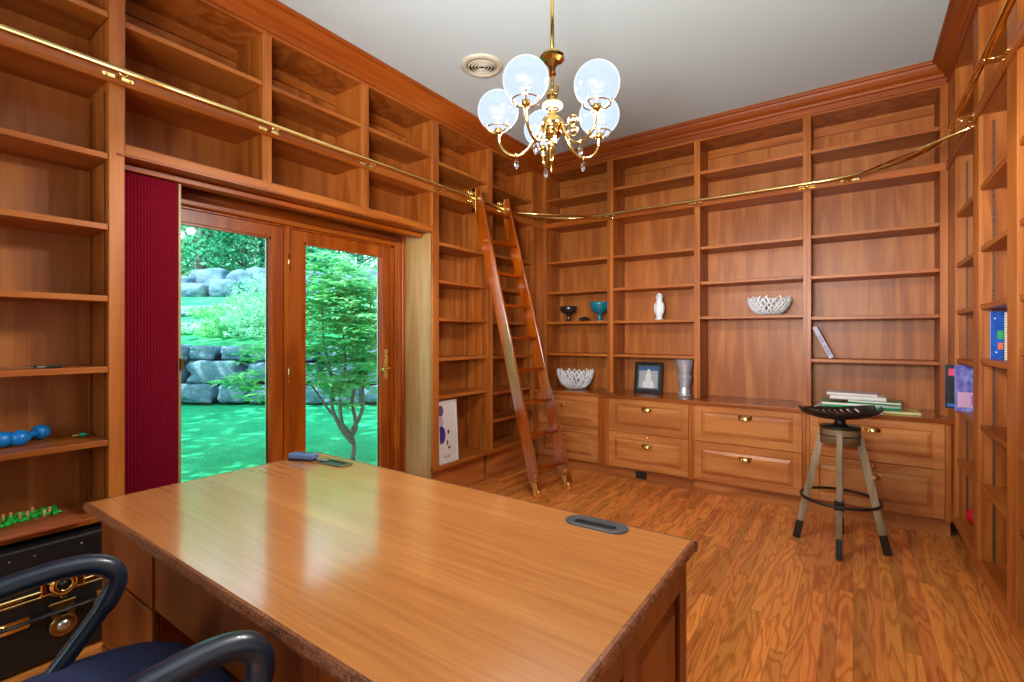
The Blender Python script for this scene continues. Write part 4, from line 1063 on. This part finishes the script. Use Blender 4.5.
def boulder(l, d, z0, w_, h_, t_, seed, lab, grp):
    b = bmesh.new(); bmesh.ops.create_icosphere(b, subdivisions=4, radius=1)
    for v in b.verts:
        c = v.co.copy()
        k = max(abs(c.x), abs(c.y), abs(c.z)); c = c.lerp(c/k*.86, .7)
        q_ = Vector((seed*3.1, 1.7*seed, 0)); dd = noise.voronoi(c*1.3+q_)[0]; c *= .92+.26*noise.noise(c*1.1+q_)+.10*(dd[1]-dd[0])+.06*noise.noise(c*5+q_)
        v.co = Vector((c.x*w_/2, c.y*t_/2, c.z*h_/2))
    m = MB(); m.merge(b, Matrix.Rotation(R(35.2), 4, 'Z'), True)
    o = m.build('boulder', M['stone']); p = G(l, d, z0+h_/2); o.location = p
    return tag(o, lab, 'boulder', grp)
WG = 'fieldstones of the garden retaining wall'
k = 0
def px2l(px, d): return (px-512)/484*d
CNT = {}
ORD = ['first', 'second', 'third', 'fourth', 'fifth', 'sixth']
def where(px, what):
    pane = 'left' if 180 < px < 272 else 'right' if 300 < px < 382 else None
    if not pane: return what + (', behind the curtain' if px < 181 else ', behind the middle door stiles' if px < 300 else ', behind the pale end panel')
    k_ = (pane, what); n = CNT.get(k_, 0); CNT[k_] = n+1
    return '%s, %s from the left in the %s door glass' % (what, ORD[n], pane)
rows = [(-.15, .45), (.27, .50), (.74, .36)]
for ri, (z0, h_) in enumerate(rows):
    px = 150 + ri*9
    while px < 440:
        wpx = random.uniform(26, 52) if ri < 2 else random.uniform(22, 44)
        if ri == 1 and 180 < px < 200: px = 187; wpx = 62
        d = 10.35+ri*.12; l = px2l(px+wpx/2, d); ww = wpx/484*d*1.02
        hh = h_*random.uniform(.96, 1.12)
        boulder(l, d, z0, ww, hh, .7, k, where(px+wpx/2, '%s course garden wall stone' % ['bottom', 'middle', 'top'][ri]), WG + ', %s course' % ['bottom', 'middle', 'top'][ri]); k += 1
        px += wpx*.99
struct(patch(-14, 3, 10.55, 10.9, 30, 2).build('terrace_bank', M['slope'])) if False else None
back = MB(); a_ = [G(-14, 11.0, -.3), G(3, 11.0, -.3), G(3, 11.0, .95), G(-14, 11.0, .95)]
v = [back.bm.verts.new(p) for p in a_]; back.bm.faces.new(v); b2 = [back.bm.verts.new(p+G(0, .3)) for p in a_]; back.bm.faces.new(b2)
for i in range(4): back.bm.faces.new([v[i], v[(i+1) % 4], b2[(i+1) % 4], b2[i]])
struct(back.build('wall_garden', plain('dark_earth', (60,74,70), .95)))
LG = 'blue-grey rock outcrops at the top of the slope'
for i, (px, w_, h_, d) in enumerate(((160, 2.0, 1.6, 24.3), (184, 1.9, 1.35, 24), (199, 1.5, 1.0, 23.4), (214, 2.1, 1.75, 24.5), (231, 1.6, 1.15, 23.6), (246, 1.9, 1.5, 24.2), (263, 1.8, 1.7, 24.6), (308, 2.6, 1.6, 25), (340, 2.8, 1.5, 25), (372, 2.4, 1.6, 25))):
    boulder(px2l(px, d), d, gz(px2l(px, d), d)-.35, w_, h_, 1.8, 40+i, where(px, 'blue-grey rock outcrop at the hilltop'), LG)
for i, (px, w_, h_, d) in enumerate(((190, 1.6, .45, 17), (212, 1.8, .4, 17.2), (236, 1.3, .4, 17))):
    boulder(px2l(px, d), d, gz(px2l(px, d), d)-.1, w_, h_, 1.0, 60+i, where(px, 'low dark rock halfway upslope'), 'low rocks halfway up the slope')

def leaves(pts_fn, n, size, mat, name, parent, asp=.42, droop=0):
    m = MB()
    for i in range(n):
        c = pts_fn(); s = size*random.uniform(.6, 1.3)
        th = random.uniform(0, 2*PI); ph = random.uniform(-.7, .8)
        d = Vector((math.cos(th)*math.cos(ph), math.sin(th)*math.cos(ph), math.sin(ph)-droop)).normalized()
        u = d.cross(Vector((random.uniform(-1, 1), random.uniform(-1, 1), random.uniform(-.3, 1)))).normalized()*s*asp*.5
        nn = d.cross(u).normalized()*s*.08
        v = [m.bm.verts.new(p) for p in (c, c+d*s*.5+u+nn, c+d*s, c+d*s*.5-u+nn)]
        m.bm.faces.new(v)
    o = m.build(name, mat, parent); return o

# rhododendron-like shrub
SD = 5.66; base = G(-1.86, SD, -.15)
sh = empty('garden_shrub', base, 0, 'leafy green shrub with bare twisted stems on the lawn beyond the right glazed door', 'shrub')
def L3(l, d, z): return G(l, d, z)   # relative offsets in the turned frame
st_ = [[(0,0,0), (.0,.05,.18), (-.06,.05,.33), (-.30,.1,.55), (-.52,.12,.85), (-.75,.2,1.15)],
       [(0,0,.2), (-.14,.02,.36), (-.24,.0,.62), (-.22,-.05,.95), (-.30,-.1,1.4), (-.35,0,1.9)],
       [(0,0,.3), (.04,0,.42), (-.02,.05,.70), (.08,.0,1.0), (.15,.1,1.5), (.2,.1,2.0)],
       [(0,0,.25), (-.10,-.05,.42), (-.13,-.05,.75), (-.05,-.1,1.15), (-.1,-.1,1.7)],
       [(.0,0,.35), (.12,-.02,.6), (.14,0,.95), (.35,.1,1.3), (.5,.1,1.7)]]
for s_ in st_:
    P = spline([L3(*p) for p in s_], 5); MB().tube(P, [.028*(1-.75*i/(len(P)-1)) for i in range(len(P))], 8).build('stem', M['twigbark'], sh)
random.seed(11)
cl = []
for i in range(190):
    while True:
        l, d, zz = random.uniform(-1, 1), random.uniform(-1, 1), random.uniform(-1, 1)
        if l*l+d*d+zz*zz < 1: break
    cl.append(L3(-.15+l*.85, .1+d*.6, 1.55+zz*.85))
for i in range(16): cl.append(L3(random.uniform(-1.5, -.9), random.uniform(-.3, .5), random.uniform(.75, 1.35)))
whl = MB()
for c in cl:
    for w in range(4):
        cc = c+Vector((random.gauss(0, .07), random.gauss(0, .07), random.gauss(0, .06))); a0 = random.uniform(0, 6.28)
        n = random.randint(6, 8)
        for q in range(n):
            a = a0+2*PI*q/n; s = random.uniform(.12, .19); d = Vector((math.cos(a), math.sin(a), random.uniform(-.25, .3))).normalized()
            u = d.cross(Vector((0, 0, 1))).normalized()*s*.17; dn = Vector((0, 0, -.012))
            v = [whl.bm.verts.new(p) for p in (cc, cc+d*s*.5+u, cc+d*s+dn*2, cc+d*s*.5-u)]; whl.bm.faces.new(v)
whl.build('foliage', M['leafbright'], sh)

def tree(l, d, h_, r_, tr, mat, lab, seed, n=4200, size=.28, grp='trees beyond the rock outcrops', lo=.1, name='garden_tree'):
    random.seed(seed); b = G(l, d, gz(l, d)-.05) if d > 10.7 else G(l, d, -.15)
    t = empty(name, b, 0, lab, 'tree', grp)
    P = spline([(0, 0, 0), (random.uniform(-.1, .1), random.uniform(-.1, .1), h_*.3), (random.uniform(-.3, .3), random.uniform(-.3, .3), h_*.65), (0, 0, h_*.95)], 4)
    MB().tube(P, [tr*(1-.7*i/(len(P)-1)) for i in range(len(P))], 10).build('tree_trunk', M['bark'], t)
    m = MB()
    cs = []
    for i in range(10):
        a = random.uniform(0, 6.28); z0 = h_*random.uniform(lo+.05, .8); rr = r_*random.uniform(.5, .95)
        e_ = (math.cos(a)*rr, math.sin(a)*rr, z0+rr*.3); m.tube([(0, 0, z0), (e_[0]*.5, e_[1]*.5, z0+rr*.2), e_], [tr*.35, tr*.2, tr*.08], 6); cs.append(Vector(e_))
    m.build('branch', M['bark'], t)
    for i in range(18):
        a = random.uniform(0, 6.28); rr = r_*random.uniform(0, .9); cs.append(Vector((math.cos(a)*rr, math.sin(a)*rr, h_*random.uniform(lo, 1))))
    def f():
        c = random.choice(cs); return c+Vector((random.gauss(0, r_*.22), random.gauss(0, r_*.22), random.gauss(0, r_*.16)))
    leaves(f, n, size, mat, 'foliage', t, asp=.6)
    return t
TG = [(185, 29, 9, 3.0, .26, 'leafpale'), (201, 26.5, 10, 2.6, .28, 'leafdark'), (228, 31, 9, 3.2, .2, 'leafpale'), (245, 27, 9.5, 2.6, .16, 'leafdark'), (262, 30, 8, 3.0, .2, 'leafpale'),
      (290, 28, 9, 3.2, .2, 'leafdark'), (325, 29, 9, 3.2, .22, 'leafpale'), (360, 28, 9, 3.2, .22, 'leafdark'), (395, 30, 9, 3.2, .22, 'leafpale'), (150, 28, 9, 3.2, .22, 'leafdark')]
names = ['pale tree at the left edge of the glass, beyond the rocks', 'dark-leaved tree with the thickest trunk seen through the left door', 'pale tree between the thick and the thin trunk through the left door',
         'slender dark-leaved tree near the middle of the left door glass', 'pale tree at the right edge of the left door glass', 'dark-leaved tree hidden by the middle door stiles',
         'pale tree showing above the shrub left part of the right door', 'dark-leaved tree behind the top of the shrub', 'pale tree beyond the door handle stile', 'dark-leaved tree hidden by the crimson curtain']
for i, (px, d, h_, r_, tr, mt) in enumerate(TG):
    tree(px2l(px, d), d, h_, r_, tr, M[mt], names[i], 70+i)
# rough plants on the slope
random.seed(31)
for i, (px, d, rr, hh) in enumerate(((200, 13, .5, .35), (226, 12.4, .6, .5), (252, 12.2, .7, .9), (246, 15, .9, .8), (262, 20, 1.1, 1.3), (216, 16, .8, .3), (310, 13, .8, 1.0), (345, 12.8, .9, 1.2), (375, 13, .9, 1.1), (285, 13, .8, 1.0))):
    l = px2l(px, d); b = G(l, d, gz(l, d))
    t = empty('low_bush', b, 0, ['low spreading plant at the wall top, leftmost in the left door glass', 'low leafy plant on the wall top in the middle of the left door glass', 'tall leafy bush on the wall top at the right of the left door glass', 'leafy bush halfway up the slope', 'round bush beside the rock outcrops', 'flat plant clump on the middle of the slope', 'bush on the wall top behind the left of the shrub', 'bush on the wall top directly behind the shrub', 'bush on the wall top behind the right of the shrub', 'bush on the wall top behind the middle door stiles'][i], 'bush', 'bushes on the grassy slope')
    def f(rr=rr, hh=hh):
        a = random.uniform(0, 6.28); q = rr*math.sqrt(random.random()); return Vector((math.cos(a)*q, math.sin(a)*q, hh*random.random()*(1-.5*(q/rr)**2)))
    leaves(f, 900, .13, M['leafbright'] if i % 2 else M['leafpale'], 'foliage', t, asp=.5)
    m = MB()
    for q in range(6):
        a = q*1.05; m.tube([(0, 0, 0), (math.cos(a)*rr*.3, math.sin(a)*rr*.3, hh*.5), (math.cos(a)*rr*.6, math.sin(a)*rr*.6, hh*.8)], [.012, .008, .004], 5)
    m.build('stem', M['twigbark'], t)
# two unseen trees added outside the frame to dapple the lawn
tree(-5.4, 3.9, 8, 3.2, .2, M['leafdark'], 'unseen tree added to dapple the lawn, beside the house left of the doors', 91, n=2000, size=.36, grp=None, lo=.55, name='added_shade_tree')
tree(-8.6, 7.0, 8.5, 3.2, .22, M['leafdark'], 'unseen tree added to dapple the lawn, at its far left end', 92, n=2000, size=.36, grp=None, lo=.55, name='added_shade_tree')

# ------------------------------------------------------------------ light
world = bpy.data.worlds.new('sky'); SC.world = world; world.use_nodes = True
bg = world.node_tree.nodes['Background']; bg.inputs[0].default_value = (.72, .90, 1.0, 1); bg.inputs[1].default_value = 1.9
def light(name, typ, loc, rot, energy, color, **kw):
    l = bpy.data.lights.new(name, typ); l.energy = energy; l.color = color
    for k, v in kw.items(): setattr(l, k, v)
    o = bpy.data.objects.new(name, l); COL.objects.link(o); o.location = loc; o.rotation_euler = rot; return o
sun = light('sun', 'SUN', (0, 0, 10), (0, 0, 0), 9, (1, .97, .82), angle=R(.6))
sun.rotation_euler = Vector((-.15, -.8, 1.3)).to_track_quat('Z', 'Y').to_euler()
# fill light added outside the made-up window behind the camera
light('rear_fill_light', 'AREA', (-1.05, YR-.2, 1.7), (R(90), 0, 0), 12, (.9, .95, 1), shape='RECTANGLE', size=2.3, size_y=1.55)
# bulbs inside the five globes
for a in angs:
    a = R(a); light('chandelier_bulb', 'SPOT', (CX+.23*math.cos(a), CY+.23*math.sin(a), 2.25), (0, 0, 0), 64, (1, .94, .84), spot_size=R(180), spot_blend=.12, shadow_soft_size=.03)
# unseen fill spots added near the camera, bounced off the ceiling like flashes
def aim(a, b): return (Vector(b)-Vector(a)).to_track_quat('-Z', 'Y').to_euler()
for p, q, e in (((-.3, -.2, 1.6), (-.9, 3.0, H), 420), ((-.9, -.8, 1.7), (-1.4, .8, H), 90)):
    light('ceiling_fill_spot', 'SPOT', p, aim(p, q), e, (1, .97, .93), spot_size=R(105), spot_blend=1, shadow_soft_size=.3)

# ------------------------------------------------------------------ camera
cam = bpy.data.cameras.new('camera'); co = bpy.data.objects.new('camera', cam); COL.objects.link(co)
cam.sensor_width = 36; cam.lens = 484/1024*36; cam.shift_y = -(341-336)/1024; cam.clip_start = .02
co.location = (0, 0, 1.3); co.rotation_euler = (R(90), 0, R(35.17))
SC.camera = co
SC.view_settings.view_transform = 'Standard'; SC.view_settings.look = 'None'; SC.view_settings.gamma = 1
SC.view_settings.use_curve_mapping = False; SC.view_settings.exposure = .6
SC.cycles.use_denoising = True
SC.cycles.max_bounces = 8; SC.cycles.diffuse_bounces = 5; SC.cycles.transparent_max_bounces = 12
SC.cycles.sample_clamp_indirect = 6
